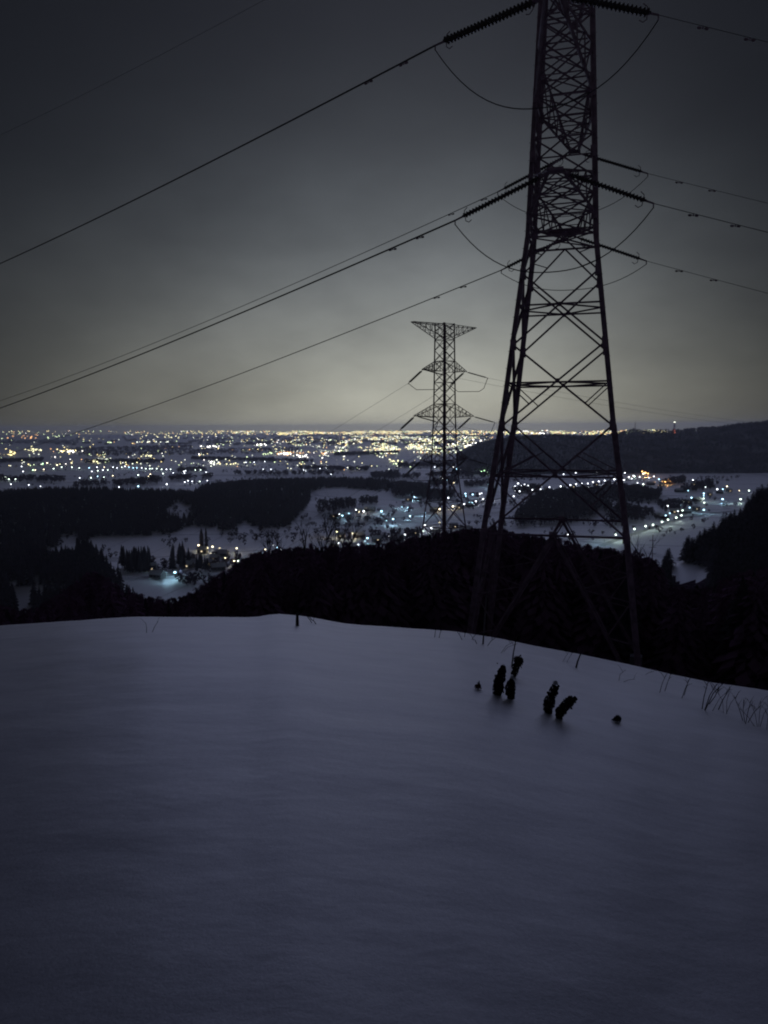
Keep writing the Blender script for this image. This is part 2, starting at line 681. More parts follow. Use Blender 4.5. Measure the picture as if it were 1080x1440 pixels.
def mass(name, items, m, protos, wide=1.0):
    """items: (x, y, z, h) -> ONE mesh (uncountable woods)"""
    V, Fc, o = [], [], 0
    for k, (x, y, z, h) in enumerate(items):
        v, f = protos[k % len(protos)]
        a = (k * 2.399) % 6.283
        ca, sa = math.cos(a), math.sin(a)
        w = h * wide * (0.8 + 0.4 * ((k * 7919) % 100) / 100)
        q = np.empty_like(v)
        q[:, 0] = x + (v[:, 0] * ca - v[:, 1] * sa) * w
        q[:, 1] = y + (v[:, 0] * sa + v[:, 1] * ca) * w
        q[:, 2] = z + v[:, 2] * h
        V.append(q)
        Fc += [(i[0] + o, i[1] + o, i[2] + o) for i in f]
        o += len(v)
    me = bpy.data.meshes.new(name)
    me.from_pydata(np.concatenate(V).tolist(), [], Fc)
    me.materials.append(m)
    me.update()
    return link(name, me)


def scatter(poly, spacing, skip=(), limit=9000):
    """random points inside a polygon of ground pixels, spread evenly over the real ground"""
    W = np.array([P(*p) for p in poly])
    x0, y0 = W.min(0)
    x1, y1 = W.max(0)
    wp = [tuple(p) for p in W]
    sk = [[P(*p) for p in q] for q in skip]
    out = []
    n = int((x1 - x0) * (y1 - y0) / spacing ** 2)
    for _ in range(min(n, 40000)):
        x, y = rnd.uniform(x0, x1), rnd.uniform(y0, y1)
        if in_poly(x, y, wp) and not any(in_poly(x, y, q) for q in sk):
            out.append((x, y))
    return out[:limit]


PATCH1 = [(57, 778), (66, 772), (82, 772), (84, 760), (110, 758), (106, 786), (92, 790), (74, 796)]
PATCH2 = [(232, 733), (250, 727), (270, 728), (272, 740), (240, 741)]
PATCH3 = [(310, 716), (360, 710), (362, 716), (320, 724)]
PATCH4 = [(22, 850), (30, 842), (72, 838), (70, 845), (48, 850), (46, 890), (30, 890)]


def wood(name, label, items, m, protos, wide=1.0):
    o = mass(name, items, m, protos, wide)
    tag(o, label, 'woods', None, 'stuff')
    return o


def zi(pts, h0, h1):
    return [(x, y, float(z_plain(x, y)) - 0.5, rnd.uniform(h0, h1)) for x, y in pts]


left_hill = scatter([(-140, 708), (0, 706), (150, 704), (250, 706), (300, 712), (330, 728), (345, 738), (322, 748), (270, 745), (235, 755), (190, 758),
                     (135, 759), (112, 765), (60, 790), (0, 800), (-140, 810)], 6.6, [PATCH1, PATCH2, PATCH3])
wood('forest', 'dark cedar wood over the low hill on the far left', zi(left_hill, 11, 19), M['cedar'], LOWC)
mid_hill = scatter([(270, 706), (300, 690), (330, 682), (380, 679), (450, 681), (500, 684), (555, 690), (545, 696), (470, 697), (438, 702), (432, 720), (405, 742),
                    (365, 746), (345, 738), (310, 728), (280, 722)], 7.0, [PATCH3])
wood('forest', 'dark wood covering the long low hill in the middle of the valley', zi(mid_hill, 11, 18), M['cedar'], LOWC)
low_left = scatter([(-140, 812), (0, 806), (40, 800), (70, 800), (110, 792), (132, 790), (140, 815), (165, 830), (182, 850), (200, 870), (150, 890), (0, 905), (-140, 905)], 7.0, [PATCH4])
wood('forest', 'dense dark cedars filling the lower left below the valley fields', zi(low_left, 14, 22), M['cedar'], LOWC)
knoll = scatter([(722, 742), (732, 722), (765, 706), (830, 703), (850, 716), (835, 728), (790, 736)], 8.0)
knoll += scatter([(800, 696), (845, 690), (870, 688), (930, 695), (925, 706), (860, 706)], 8.0)
knoll += scatter([(846, 716), (905, 722), (905, 734), (860, 738)], 9.0)
wood('forest', 'round wooded knoll behind the legs of the near pylon', zi(knoll, 10, 18), M['brush'], LOWB)
patches = []
for poly in ([(546, 690), (575, 684), (605, 688), (600, 702), (555, 703)], [(588, 700), (640, 690), (636, 702), (600, 708)], [(600, 680), (640, 672), (645, 682), (610, 686)],
             [(440, 722), (500, 712), (500, 722), (450, 730)], [(548, 696), (560, 690), (640, 697), (630, 704)], [(520, 668), (560, 664), (560, 672), (525, 674)],
             [(650, 682), (690, 678), (690, 684), (655, 686)], [(720, 690), (760, 684), (757, 692), (725, 696)],
             [(870, 725), (905, 718), (925, 725), (885, 732)], [(925, 712), (960, 706), (975, 716), (935, 722)], [(955, 690), (1000, 678), (1005, 688), (965, 694)],
             [(540, 760), (560, 756), (560, 764), (540, 768)], [(310, 745), (335, 742), (335, 750), (312, 752)], [(505, 708), (530, 706), (530, 714), (505, 714)],
             [(930, 680), (962, 672), (965, 680), (935, 684)], [(520, 757), (590, 752), (590, 762), (530, 765)]):
    patches += scatter(poly, 9.0)
wood('forest', 'scattered dark copses between the snowy valley fields', zi(patches, 7, 14), M['brush'], LOWB)
loose = []
for reg, sp_, thr in (([(60, 742), (200, 735), (450, 700), (470, 740), (400, 790), (300, 810), (150, 800), (100, 790)], 15, 0.60),
                      ([(440, 690), (640, 672), (760, 672), (1040, 670), (1050, 720), (900, 770), (700, 755), (450, 765)], 17, 0.60),
                      ([(-60, 652), (300, 652), (640, 655), (640, 672), (300, 690), (-60, 690)], 30, 0.60)):
    for x, y in scatter(reg, sp_, limit=4000):
        if vnoise(x * 0.012, y * 0.012, 31) * 0.6 + vnoise(x * 0.045, y * 0.045, 32) * 0.4 > thr:
            loose.append((x, y))
for poly in ((190, 790, 235, 812), (296, 782, 340, 800), (250, 812, 300, 826), (100, 700, 330, 760)):
    for _ in range(36):
        loose.append(P(rnd.uniform(poly[0], poly[2]), rnd.uniform(poly[1], poly[3])))
wood('forest', 'loose shrubs and small trees dotted over the snowy valley fields', zi(loose, 3, 9), M['brush'], LOWB, 1.5)
strips = []
for (xa, ya, xb, yb, hh) in ((100, 634, 270, 630, 6), (110, 640, 420, 634, 7), (0, 650, 60, 648, 3), (120, 651, 230, 650, 3), (0, 676, 90, 676, 5), (105, 684, 150, 682, 5),
                             (160, 682, 225, 678, 7), (240, 675, 300, 672, 4), (250, 664, 290, 662, 3), (330, 668, 470, 668, 2), (420, 660, 520, 662, 3), (560, 656, 640, 655, 4),
                             (600, 671, 660, 668, 3), (470, 640, 560, 638, 3), (0, 622, 110, 622, 4), (270, 646, 440, 650, 2), (640, 670, 760, 672, 2), (540, 673, 590, 672, 3)):
    strips += scatter([(xa, ya + hh / 2), (xb, yb + hh / 2), (xb, yb - hh / 2), (xa, ya - hh / 2)], 18.0, limit=520)
wood('forest', 'thin dark strips of trees between far snowy fields', zi(strips, 10, 17), M['brush'], LOWB, 1.7)
ht = []
for _ in range(5200):
    u = rnd.uniform(RIDGE[0][0] + 0.006, 0.62)
    y = rnd.uniform(2400, 3060)
    ht.append((u * y, y, float(z_far_hill(u * y, y)) - 1, rnd.uniform(8, 17)))
wood('forest', 'leafless snow-dusted forest covering the long hill at right', ht, M['hilltree'], LOWB, 1.1)
sp = []
for _ in range(3200):
    u = rnd.uniform(0.345, 0.68)
    y = rnd.uniform(262, 470)
    z = float(z_spur(u * y, y))
    if z < PLAIN + 2:
        continue
    if in_poly(*to_px((u * y, y, z)), CLEAR) or (in_poly(*to_px((u * y, y, z + 9)), CLEAR) and rnd.random() < 0.96):
        continue
    t = float(np.interp(u, *SPUR))
    h = min(rnd.uniform(10, 17), t * y - z + rnd.uniform(-3.0, 0.2))
    if any(in_poly(*to_px((u * y, y, z + h * q)), CLEAR) for q in (0.3, 0.6, 0.85, 1.0)) and rnd.random() < 0.97:
        continue
    if h > 3:
        sp.append((u * y, y, z - 0.5, h))
wood('forest', 'black wooded spur rising at the right edge', sp, M['cedar'], MIDC, 1.35)

# hillside trees: the ones that show are individual cedars, the rest one mass
TW = (9.83, 43.5)        # centre of the near pylon
cand = []
for _ in range(5200):
    u = rnd.uniform(-0.62, 0.62)
    y = 46 + 110 * rnd.random() ** 0.7
    x = u * y
    if math.hypot(x - TW[0], y - TW[1]) < 12:
        continue
    z = float(z_hill(x, y))
    room = float(front_t(u)) * y - z
    h = min(rnd.uniform(13, 21), room + rnd.uniform(-2.4, 0.5))
    if h < 3.5:
        continue
    qx, qy = to_px((x, y, z + h))
    if 932 < qx < 1012 and qy < 818:
        continue
    cand.append((x, y, z, h))
picked = sorted(cand, key=lambda c: -((c[2] + c[3]) / c[1] - float(front_t(c[0] / c[1]))) * -1)
picked = sorted(cand, key=lambda c: abs((c[2] + c[3]) / c[1] - float(front_t(c[0] / c[1]))) * 60 - c[3] / c[1])
front_trees, used = [], []
for c in picked:
    if len(front_trees) >= 215:
        break
    if all((c[0] - q[0]) ** 2 + (c[1] - q[1]) ** 2 > 2.2 ** 2 for q in front_trees):
        front_trees.append(c)
rest = [c for c in cand if c not in set(front_trees)]
wood('forest', 'dark brushwood covering the steep hillside below the snow crest', rest, M['twigwood'], MIDC, 1.3)

LX = []


def cedar(x, y, z, h, label, group, wide=1.0):
    k = len(LX) % len(CED)
    LX.append(1)
    e = empty('cedar_tree', (x, y, z - 0.3), rnd.uniform(0, 6.28))
    e.scale = (h * wide, h * wide, h)
    tag(e, label, 'tree', group)
    link('trunk', CED[k][0], e)
    link('crown', CED[k][1], e)
    return e


for c in front_trees:
    px = to_px((c[0], c[1], c[2] + c[3]))[0]
    if px < 300:
        lb, g = 'dark cedar on the hillside below the left half of the snow crest', 'cedars below the left of the crest'
    elif px < 660:
        lb, g = 'dark cedar in the thick row beyond the middle of the snow crest', 'cedars beyond the middle of the crest'
    elif px < 920:
        lb, g = 'dark cedar on the slope behind the legs of the near pylon', 'cedars behind the near pylon'
    else:
        lb, g = 'black cedar on the slope at the right edge beyond the crest', 'cedars at the right edge'
    cedar(*c, lb, g, 1.35)

# cedars of the valley that stand free against the snow
for poly, n, h, lb, g in (([(170, 806), (213, 803), (211, 812), (180, 816)], 38, (19, 26), 'tall cedar in the square black stand on the snowy valley field', 'cedars of the square stand'),
                          ([(236, 797), (268, 794), (268, 803), (240, 805)], 9, (18, 28), 'cedar in the ragged row left of the farm lamps', 'cedars left of the farm'),
                          ([(272, 802), (294, 800), (292, 806), (274, 808)], 5, (14, 22), 'cedar among the farm roofs above the bright floodlit yard', 'cedars by the farm'),
                          ([(283, 772), (293, 772), (292, 776), (284, 776)], 3, (24, 30), 'tall dark cedar rising behind the farm lamps', 'cedars behind the farm lamps'),
                          ([(108, 805), (136, 800), (140, 815), (112, 818)], 14, (24, 34), 'tall cedar at the right edge of the left wood', 'cedars at the edge of the left wood'),
                          ([(140, 822), (150, 818), (152, 830), (142, 832)], 4, (22, 28), 'slim cedar standing just right of the left wood', 'slim cedars beside the left wood')):
    W = [P(*p) for p in poly]
    x0, x1 = min(p[0] for p in W), max(p[0] for p in W)
    y0, y1 = min(p[1] for p in W), max(p[1] for p in W)
    k = 0
    while k < n:
        x, y = rnd.uniform(x0, x1), rnd.uniform(y0, y1)
        if in_poly(x, y, W):
            cedar(x, y, float(z_plain(x, y)), rnd.uniform(*h), lb, g, 1.15)
            k += 1


# bare trees
def branch(mb, p, d, L, r0, depth, rr, up=0.25):
    n = 4
    pts = [Vector(p)]
    rads = [r0]
    d = Vector(d).normalized()
    for i in range(n):
        d = (d + Vector((rr.uniform(-.16, .16), rr.uniform(-.16, .16), rr.uniform(-.05, .12) + up * 0.15))).normalized()
        pts.append(pts[-1] + d * (L / n))
        rads.append(r0 * (1 - 0.62 * (i + 1) / n))
    mb.tube(pts, rads, 5 if depth > 1 else 4, cap=False)
    if depth <= 0:
        return
    for k in range(rr.choice((3, 4)) if depth > 1 else 3):
        i = rr.randint(1, n)
        a = rr.uniform(0, 6.283)
        side = Vector((math.cos(a), math.sin(a), 0.5)).normalized()
        nd = (d * 0.75 + side * rr.uniform(0.45, 0.8)).normalized()
        branch(mb, pts[i], nd, L * rr.uniform(0.45, 0.7), rads[i] * 0.62, depth - 1, rr, up)


def bare_tree(x, y, z, h, label, group=None, seed=0, lean=0.0, r=None, m='bark'):
    rr = random.Random(seed)
    e = empty('bare_tree', (x, y, z))
    tag(e, label, 'tree', group)
    t, c = MB(), MB()
    r = r or h * 0.010
    pts = [Vector((0, 0, -0.3))]
    for i in range(1, 6):
        pts.append(Vector((lean * h * (i / 5) ** 1.3 + rr.uniform(-.01, .01) * h, rr.uniform(-.01, .01) * h, h * 0.72 * i / 5)))
    t.tube(pts, [r * (1 - 0.13 * i) for i in range(6)], 6)
    for i in range(2, 6):
        for _ in range(2 if i < 5 else 3):
            a = rr.uniform(0, 6.283)
            branch(c, pts[i], (math.cos(a) * 0.6, math.sin(a) * 0.6, 0.9), h * rr.uniform(0.14, 0.26), r * 0.42, 2, rr)
    t.build('trunk', M[m], e)
    c.build('crown', M[m], e)
    return e


for k, (px, ptop, pbase, Y, lean, lb) in enumerate((
        (386, 738, 790, 120, -0.05, 'leftmost short bare tree standing up from the dark hillside wood'),
        (391, 735, 790, 128, 0.05, 'slim bare tree just right of the leftmost one on the hillside'),
        (425, 727, 790, 112, 0.02, 'bare tree with a straight single trunk beyond the snow crest'),
        (442, 706, 790, 118, 0.12, 'tallest bare tree leaning right against the valley snow'),
        (455, 728, 790, 125, 0.10, 'bare leaning tree right of the tallest one'),
        (470, 730, 790, 116, 0.13, 'rightmost leaning bare tree in the row on the hillside'),
        (905, 748, 800, 120, 0.0, 'small bare tree right of the near pylon against the lit snow'))):
    u, t = ut(px - lean * 40, pbase)
    z = float(z_hill(u * Y, Y))
    top = ut(px, ptop)[1] * Y
    bare_tree(u * Y, Y, z, (top - z), lb, None, 300 + k, lean, 0.23)


# ------------------------------------------------------------------ near pylon
TH = R(16.4)
AX = Vector((math.cos(TH), -math.sin(TH), 0))      # along the front face
AY = Vector((math.sin(TH), math.cos(TH), 0))       # away from the camera


def pylon_pt(c, ax, ay, wz, z, i, j):
    w = wz(z) / 2
    return Vector((c[0], c[1], 0)) + ax * (w * i) + ay * (w * j) + Vector((0, 0, z))


NW = [(-14.5, 9.2), (-5.7, 7.25), (0, 5.66), (9.9, 3.40), (17, 2.85), (21.5, 2.5), (29.5, 1.9)]


def wz_near(z):
    return float(np.interp(z, [a for a, _ in NW], [b for _, b in NW]))


def build_pylon():
    root = empty('transmission_pylon', (TW[0], TW[1], -14.5))
    tag(root, 'large steel lattice pylon beyond the snow crest, its top outside the picture', 'pylon')
    off = Vector((TW[0], TW[1], -14.5))

    def Q(z, i, j):
        return pylon_pt(TW, AX, AY, wz_near, z, i, j) - off
    corners = [(-1, -1), (1, -1), (1, 1), (-1, 1)]
    zs_leg = [-14.5, -5.7, 0, 9.9, 17, 21.5, 29.5]
    for k, (i, j) in enumerate(corners):
        mb = MB()
        for a, b in zip(zs_leg[:-1], zs_leg[1:]):
            w = 0.30 if b <= 0 else (0.27 if b < 12 else 0.25)
            mb.angle(Q(a, i, j), Q(b, i, j) + (Q(b, i, j) - Q(a, i, j)).normalized() * 0.05, w, w * 0.2, ref=(AX * i + AY * j))
        # splice plates
        for z in (-5.7, 0, 4.28, 7.99, 10.9, 14.0, 17.0):
            q = Q(z, i, j)
            mb.box(q, (0.30, 0.30, 0.55), rz=-TH)
        leg = mb.build('leg', M['steel'], root)
        sb = MB()
        z = -10.0
        n = 0
        while z < 28:
            q = Q(z, i, j)
            s = 1 if n % 2 else -1
            d = AX * i if s > 0 else AY * j
            sb.tube([q, q + d * 0.24], 0.011, 4)
            z += 0.45 if z < 17 else 0.6
            n += 1
        if k in (0, 2):
            sb.build('step_ladder', M['steel'], leg)
        ft = MB()
        q = Q(-14.3, i, j)
        ft.box(q - Vector((0, 0, 0.45)), (0.7, 0.7, 1.2), rz=-TH)
        ft.build('footing', M['concrete'], root)

    faces = [((-1, -1), (1, -1)), ((1, -1), (1, 1)), ((1, 1), (-1, 1)), ((-1, 1), (-1, -1))]

    def brace(p, q, w, name='brace'):
        mb = MB()
        mb.angle(p, q, w)
        return mb.build(name, M['steel'], root)
    levels = [(-5.7, -2.66, 0.0), (0.0, 2.28, 4.28), (4.28, 6.35, 7.99)]
    for fi, (A, B) in enumerate(faces):
        nrm = (AX * ((A[0] + B[0]) / 2) + AY * ((A[1] + B[1]) / 2)) * 0.05
        for z0, zm, z1 in levels:
            a0, b0, a1, b1 = Q(z0, *A), Q(z0, *B), Q(z1, *A), Q(z1, *B)
            brace(a0, b1, 0.12)
            brace(b0 + nrm, a1 + nrm, 0.12)
            am, bm_ = Q(zm, *A), Q(zm, *B)
            mb = MB()
            mid = (am + bm_) / 2
            mb.angle(am, mid + Vector((0, 0, 0.0)), 0.11)
            mb.angle(mid, bm_, 0.11)
            mb.build('strut', M['steel'], root)
            # short redundant members in the lower half of the panel
            ties = []
            c1 = a0.lerp(b1, 0.27)
            c2 = b0.lerp(a1, 0.27)
            if z0 < 3:
                ties.append((am.lerp(a0, 0.02), c1))
                ties.append((bm_.lerp(b0, 0.02), c2))
            if z0 < -1:
                c3, c4 = a0.lerp(b1, 0.73), b0.lerp(a1, 0.73)
                ties.append((am, c4))
                ties.append((bm_, c3))
            for p, q in ties:
                brace(p, q, 0.075, 'tie')
            gp = MB()
            cr = a0.lerp(b1, (b0 - a0).length / ((b0 - a0).length + (b1 - a1).length)) + nrm * 0.4
            gp.box(cr, (0.24, 0.03, 0.24), rz=-TH if fi % 2 == 0 else R(90) - TH)
            gp.build('gusset_plate', M['steel'], root)
        # bottom: inverted V from the middle of the strut down to the footings
        a0, b0 = Q(-13.9, *A), Q(-13.9, *B)
        at, bt = Q(-5.7, *A), Q(-5.7, *B)
        top = (at + bt) / 2
        mb = MB()
        mb.angle(at, bt, 0.13)
        mb.build('strut', M['steel'], root)
        for (p, leg_t) in ((a0, at), (b0, bt)):
            mb = MB()
            mb.angle(top, p, 0.20)
            side = (AX if fi % 2 == 0 else AY) * 0.22
            mb.angle(top + side, p + side * 0.3, 0.09)
            mb.build('brace', M['steel'], root)
            for f in (0.33, 0.62):
                c = top.lerp(p, f)
                brace(c, leg_t.lerp(p, f * 0.55 + 0.05), 0.08, 'tie')
                brace(c, leg_t.lerp(p, f * 0.9 + 0.1), 0.08, 'tie')
        gp = MB()
        gp.box(top, (0.42, 0.05, 0.42), rz=-TH if fi % 2 == 0 else R(90) - TH)
        gp.build('gusset_plate', M['steel'], root)
        # panel below the lowest arm: V from the middle down to the legs
        a0, b0 = Q(7.99, *A), Q(7.99, *B)
        at, bt = Q(9.9, *A), Q(9.9, *B)
        mid = (at + bt) / 2
        for p in (a0, b0):
            mb = MB()
            mb.angle(mid, p, 0.10)
            mb.angle(mid.lerp(p, 0.5), (at if p is a0 else bt).lerp(p, 0.35), 0.06)
            mb.build('brace', M['steel'], root)
        mb = MB()
        mb.angle(at, bt, 0.12)
        mb.build('strut', M['steel'], root)
        # narrow upper shaft: crossed panels
        ul = [9.9, 11.0, 12.8, 14.9, 17.0, 18.9, 20.8, 22.3, 23.6, 25.6, 27.6, 29.5]
        sh = MB()
        for z0, z1 in zip(ul[:-1], ul[1:]):
            a0, b0, a1, b1 = Q(z0, *A), Q(z0, *B), Q(z1, *A), Q(z1, *B)
            sh.angle(a0, b1, 0.10)
            sh.angle(b0 + nrm, a1 + nrm, 0.10)
            sh.angle(a1, b1, 0.085)
        sh.build('shaft_bracing', M['steel'], root)
    # plan bracing inside the shaft at each arm
    for z in (-2.66, 2.28, 6.35, 9.9, 12.8, 17.0, 23.6):
        mb = MB()
        w = 0.10 if z < 9 else 0.08
        if z < 9:
            ms = [(Q(z, 0, -1)), (Q(z, 1, 0)), (Q(z, 0, 1)), (Q(z, -1, 0))]
            for a, b in zip(ms, ms[1:] + ms[:1]):
                mb.angle(a, b, w)
        else:
            mb.angle(Q(z, -1, -1), Q(z, 1, 1), w)
            mb.angle(Q(z, 1, -1) + Vector((0, 0, .05)), Q(z, -1, 1) + Vector((0, 0, .05)), w)
        mb.build('plan_bracing', M['steel'], root)
    tips = {}
    for z0, a, hh, key in ((11.0, 6.46, 2.0, 'low'), (17.0, 9.7, 2.4, 'high'), (23.6, 7.2, 2.2, 'peak')):
        for s in (-1, 1):
            mb = MB()
            tip = Vector((TW[0], TW[1], 0)) + AY * (s * a) + Vector((0, 0, z0 + 0.75)) - off
            bl, br = Q(z0, -1, s), Q(z0, 1, s)
            tl, tr = Q(z0 + hh, -1, s), Q(z0 + hh, 1, s)
            tl2, tr2 = tip + AX * -0.25, tip + AX * 0.25
            for p, q, w in ((bl, tl2, .13), (br, tr2, .13), (tl, tl2, .11), (tr, tr2, .11)):
                mb.angle(p, q, w)
            mb.box(tip, (0.75, 0.35, 0.14), rz=-TH)
            n = 4
            for k in range(n):
                f0, f1 = k / n, (k + 1) / n
                L0, L1 = bl.lerp(tl2, f0), bl.lerp(tl2, f1)
                R0, R1 = br.lerp(tr2, f0), br.lerp(tr2, f1)
                U0, U1 = tl.lerp(tl2, f0), tl.lerp(tl2, f1)
                V0, V1 = tr.lerp(tr2, f0), tr.lerp(tr2, f1)
                mb.angle(L0, R1, .065)
                mb.angle(R0, L1, .065)
                if k:
                    mb.angle(L0, R0, .065)
                    mb.angle(U0, V0, .055)
                    mb.angle(L0, U0, .055)
                    mb.angle(R0, V0, .055)
                if k < n - 1:
                    mb.angle(L1, U0, .055)
                    mb.angle(R1, V0, .055)
            mb.build('crossarm', M['steel'], root)
            tips[(key, s)] = tip + off
    # earth-wire beam at the very top
    mb = MB()
    for s in (-1, 1):
        tip = Vector((TW[0], TW[1], 30.2)) + AY * (s * 7.5) - off
        for i in (-1, 1):
            mb.angle(Q(29.5, i, s), tip, 0.09)
            mb.angle(Q(28.0, i, s), tip, 0.09)
    mb.build('crossarm', M['steel'], root)
    return tips


TIPS = build_pylon()


# ------------------------------------------------------------------ insulators, wires
def plane_hit(px, py, T, d):
    """point on the vertical plane through T along horizontal d seen at a pixel"""
    n = Vector((d.y, -d.x, 0))
    r = ray(px, py)
    k = T.dot(n) / r.dot(n)
    return r * k


def insulator(T, E, disc, label, group=None, n=None, double=True, horn=True):
    root = empty('insulator_string', T)
    tag(root, label, 'insulator', group)
    d = (E - T)
    L = d.length
    d.normalize()
    side = d.cross(Vector((0, 0, 1))).normalized()
    upv = side.cross(d)
    rows = (-1, 1) if double else (0,)
    a0, a1 = 0.14 * L, 0.90 * L
    n = n or max(6, int((a1 - a0) / 0.19))
    for s in rows:
        mb = MB()
        o = side * (s * disc * 0.8)
        mb.tube([o + d * (a0 - 0.1), o + d * (a1 + 0.05)], 0.03, 6)
        for k in range(n):
            c = o + d * (a0 + (a1 - a0) * (k + 0.5) / n)
            h = (a1 - a0) / n
            mb.tube([c - d * h * 0.42, c - d * h * 0.1, c + d * h * 0.12, c + d * h * 0.16], [0.05, disc * 0.55, disc, disc * 0.6], 10)
        mb.build('disc_chain', M['porcelain'], root, smooth=False)
    mb = MB()
    mb.tube([(0, 0, 0), d * (a0 * 0.7)], 0.035, 6)
    mb.build('link_rod', M['steel'], root)
    for c0, c1 in ((a0 * 0.7, a0), (a1 + 0.12, a1 + 0.04)):
        w = disc * 1.2
        mb = MB()
        mb.add([d * c0 - side * 0.05 - upv * .03, d * c0 + side * 0.05 - upv * .03, d * c1 + side * w - upv * .03, d * c1 - side * w - upv * .03,
                d * c0 - side * 0.05 + upv * .03, d * c0 + side * 0.05 + upv * .03, d * c1 + side * w + upv * .03, d * c1 - side * w + upv * .03],
               [(0, 1, 2, 3), (7, 6, 5, 4), (0, 4, 5, 1), (1, 5, 6, 2), (2, 6, 7, 3), (3, 7, 4, 0)])
        mb.build('yoke', M['steel'], root)
    mb = MB()
    mb.tube([d * (a1 + 0.12), d * L, d * L - Vector((0, 0, 0.22))], [0.05, 0.045, 0.03], 6)
    mb.build('clamp', M['steel'], root)
    if horn:
        for (c, sg) in ((a1 - 0.05, 1), (a0 + 0.05, -1)):
            mb = MB()
            q = d * c
            back = d * (-sg * 0.35)
            mb.tube([q, q - upv * 0.28, q - upv * 0.42 + back * 0.5, q - upv * 0.36 + back], 0.022, 5)
            mb.tube([q, q + upv * 0.24, q + upv * 0.34 + back * 0.6], 0.022, 5)
            mb.build('arcing_horn', M['steel'], root)
    return root


def damper(mb, p, d, k=1.0):
    p = Vector(p) - Vector((0, 0, 0.07 * k))
    mb.tube([p - d * 0.24 * k, p + d * 0.24 * k], 0.015 * k, 5)
    for s in (-1, 1):
        mb.tube([p + d * (0.12 * s * k), p + d * (0.26 * s * k)], 0.055 * k, 6)
    mb.tube([p + Vector((0, 0, 0.1 * k)), p - Vector((0, 0, 0.03 * k))], 0.03 * k, 5)


def wire(T, d, pts, rad, label, group, end_s, damps=(), first=True, name='power_line'):
    """a sagging conductor in the vertical plane through T along d; pts fixes the curve"""
    hits = [plane_hit(x, y, T, d) for x, y in pts]
    s = np.array([(h - T).dot(d) for h in hits])
    z = np.array([h.z for h in hits])
    w = np.ones(len(s))
    w[0] = 6
    A = np.stack([np.ones_like(s), s], 1)
    c2 = 0.00035
    co, *_ = np.linalg.lstsq(A * w[:, None], (z - c2 * s * s) * w, rcond=None)
    f = lambda q: co[0] + co[1] * q + c2 * q * q
    s0 = s[0]
    E = T + d * s0
    E.z = f(s0)
    pl = []
    for q in np.concatenate([np.linspace(s0, s0 + 40, 24), np.linspace(s0 + 44, end_s, 40)]):
        p = T + d * float(q)
        p.z = float(f(q))
        pl.append(p)
    mb = MB()
    mb.tube([p - E for p in pl], rad, 6)
    o = mb.build(name, M['wire'], None, smooth=True)
    o.location = E
    tag(o, label, 'power line', group)
    for q in damps:
        dm = MB()
        p = T + d * (s0 + q)
        p.z = f(s0 + q) - 0.02
        damper(dm, p - E, d)
        dm.build('vibration_damper', M['steel'], o)
    return E


def jumper(E0, E1, sag, rad, label):
    mb = MB()
    pts = []
    for k in range(25):
        f = k / 24
        p = E0.lerp(E1, f) - Vector((0, 0, sag * (1 - abs(2 * f - 1) ** 2.4) + 0.2)) - E0
        pts.append(p)
    mb.tube(pts, rad, 6)
    o = mb.build('jumper_cable', M['wire'], None, smooth=True)
    o.location = E0
    tag(o, label, 'cable')


DL = Vector((-1.05, 1, 0)).normalized()
DR = Vector((4.0, 1, 0)).normalized()
T = TIPS[('low', -1)]
E0 = wire(T, DL, [(640, 310), (592, 334), (542, 354), (380, 421), (246, 476), (0, 575)], 0.044,
          'thick wire running left from the near pylon between highest and lowest', None, 260, (2.4, 4.4))
insulator(T, E0, 0.112, 'big ribbed insulator string left of the near pylon, middle of the left ones')
E1 = wire(T, DR, [(919, 286), (979, 303), (1044, 318), (1080, 326)], 0.017, 'wire running right from the thickest insulator string right of the pylon', None, 220, (2.2, 4.6))
insulator(T, E1, 0.112, 'big ribbed insulator string right of the near pylon at mid height')
jumper(E0, E1, 2.7, 0.028, 'deep hanging jumper loop under the middle insulator strings of the near pylon')
T = TIPS[('low', 1)]
E0 = wire(T, DL, [(705, 380), (626, 412), (450, 481), (281, 544), (141, 596), (91, 616)], 0.032,
          'lowest wire running left from the near pylon down to the city lights', None, 260, (3.2, 5.6))
insulator(T, E0, 0.10, 'lowest slim insulator string on the left of the near pylon')
E1 = wire(T, DR, [(909, 367), (952, 379), (1002, 392), (1037, 401)], 0.015, 'lowest wire running right from the near pylon', None, 220, (2.4, 5.0))
insulator(T, E1, 0.10, 'lowest slim insulator string on the right of the near pylon')
jumper(E0, E1, 1.35, 0.024, 'flat jumper loop behind the near pylon joining its lowest insulator strings')
T = TIPS[('high', -1)]
E0 = wire(T, DL, [(612, 64), (556, 93), (493, 126), (317, 214), (176, 286), (0, 372)], 0.042,
          'thickest wire crossing the dark sky from the near pylon top to the left edge', None, 260, (2.0, 4.4))
insulator(T, E0, 0.14, 'topmost insulator string left of the near pylon, cut by the top edge')
E1 = wire(T, DR, [(926, 21), (995, 39), (1072, 57)], 0.012, 'faint wire at the top right corner of the sky', None, 220, (2.2, 4.6))
insulator(T, E1, 0.14, 'topmost insulator string right of the near pylon, cut by the top edge')
jumper(E0, E1, 3.1, 0.026, 'wide jumper loop hanging under the topmost insulator strings of the near pylon')
T = TIPS[('high', 1)]
E0 = wire(T, DL, [(700, 270), (643, 297), (514, 353), (310, 437), (141, 511), (0, 566)], 0.026,
          'thin wire running left just above the thick middle one', None, 260, (1.2, 4.2))
insulator(T, E0, 0.10, 'thin insulator string on the left just above the big middle one')
E1 = wire(T, DR, [(911, 244), (951, 255), (998, 266), (1070, 283)], 0.015, 'thin wire running right, second from the top', None, 220, (2.4, 5.0))
insulator(T, E1, 0.10, 'slim insulator string right of the near pylon, second from the top')
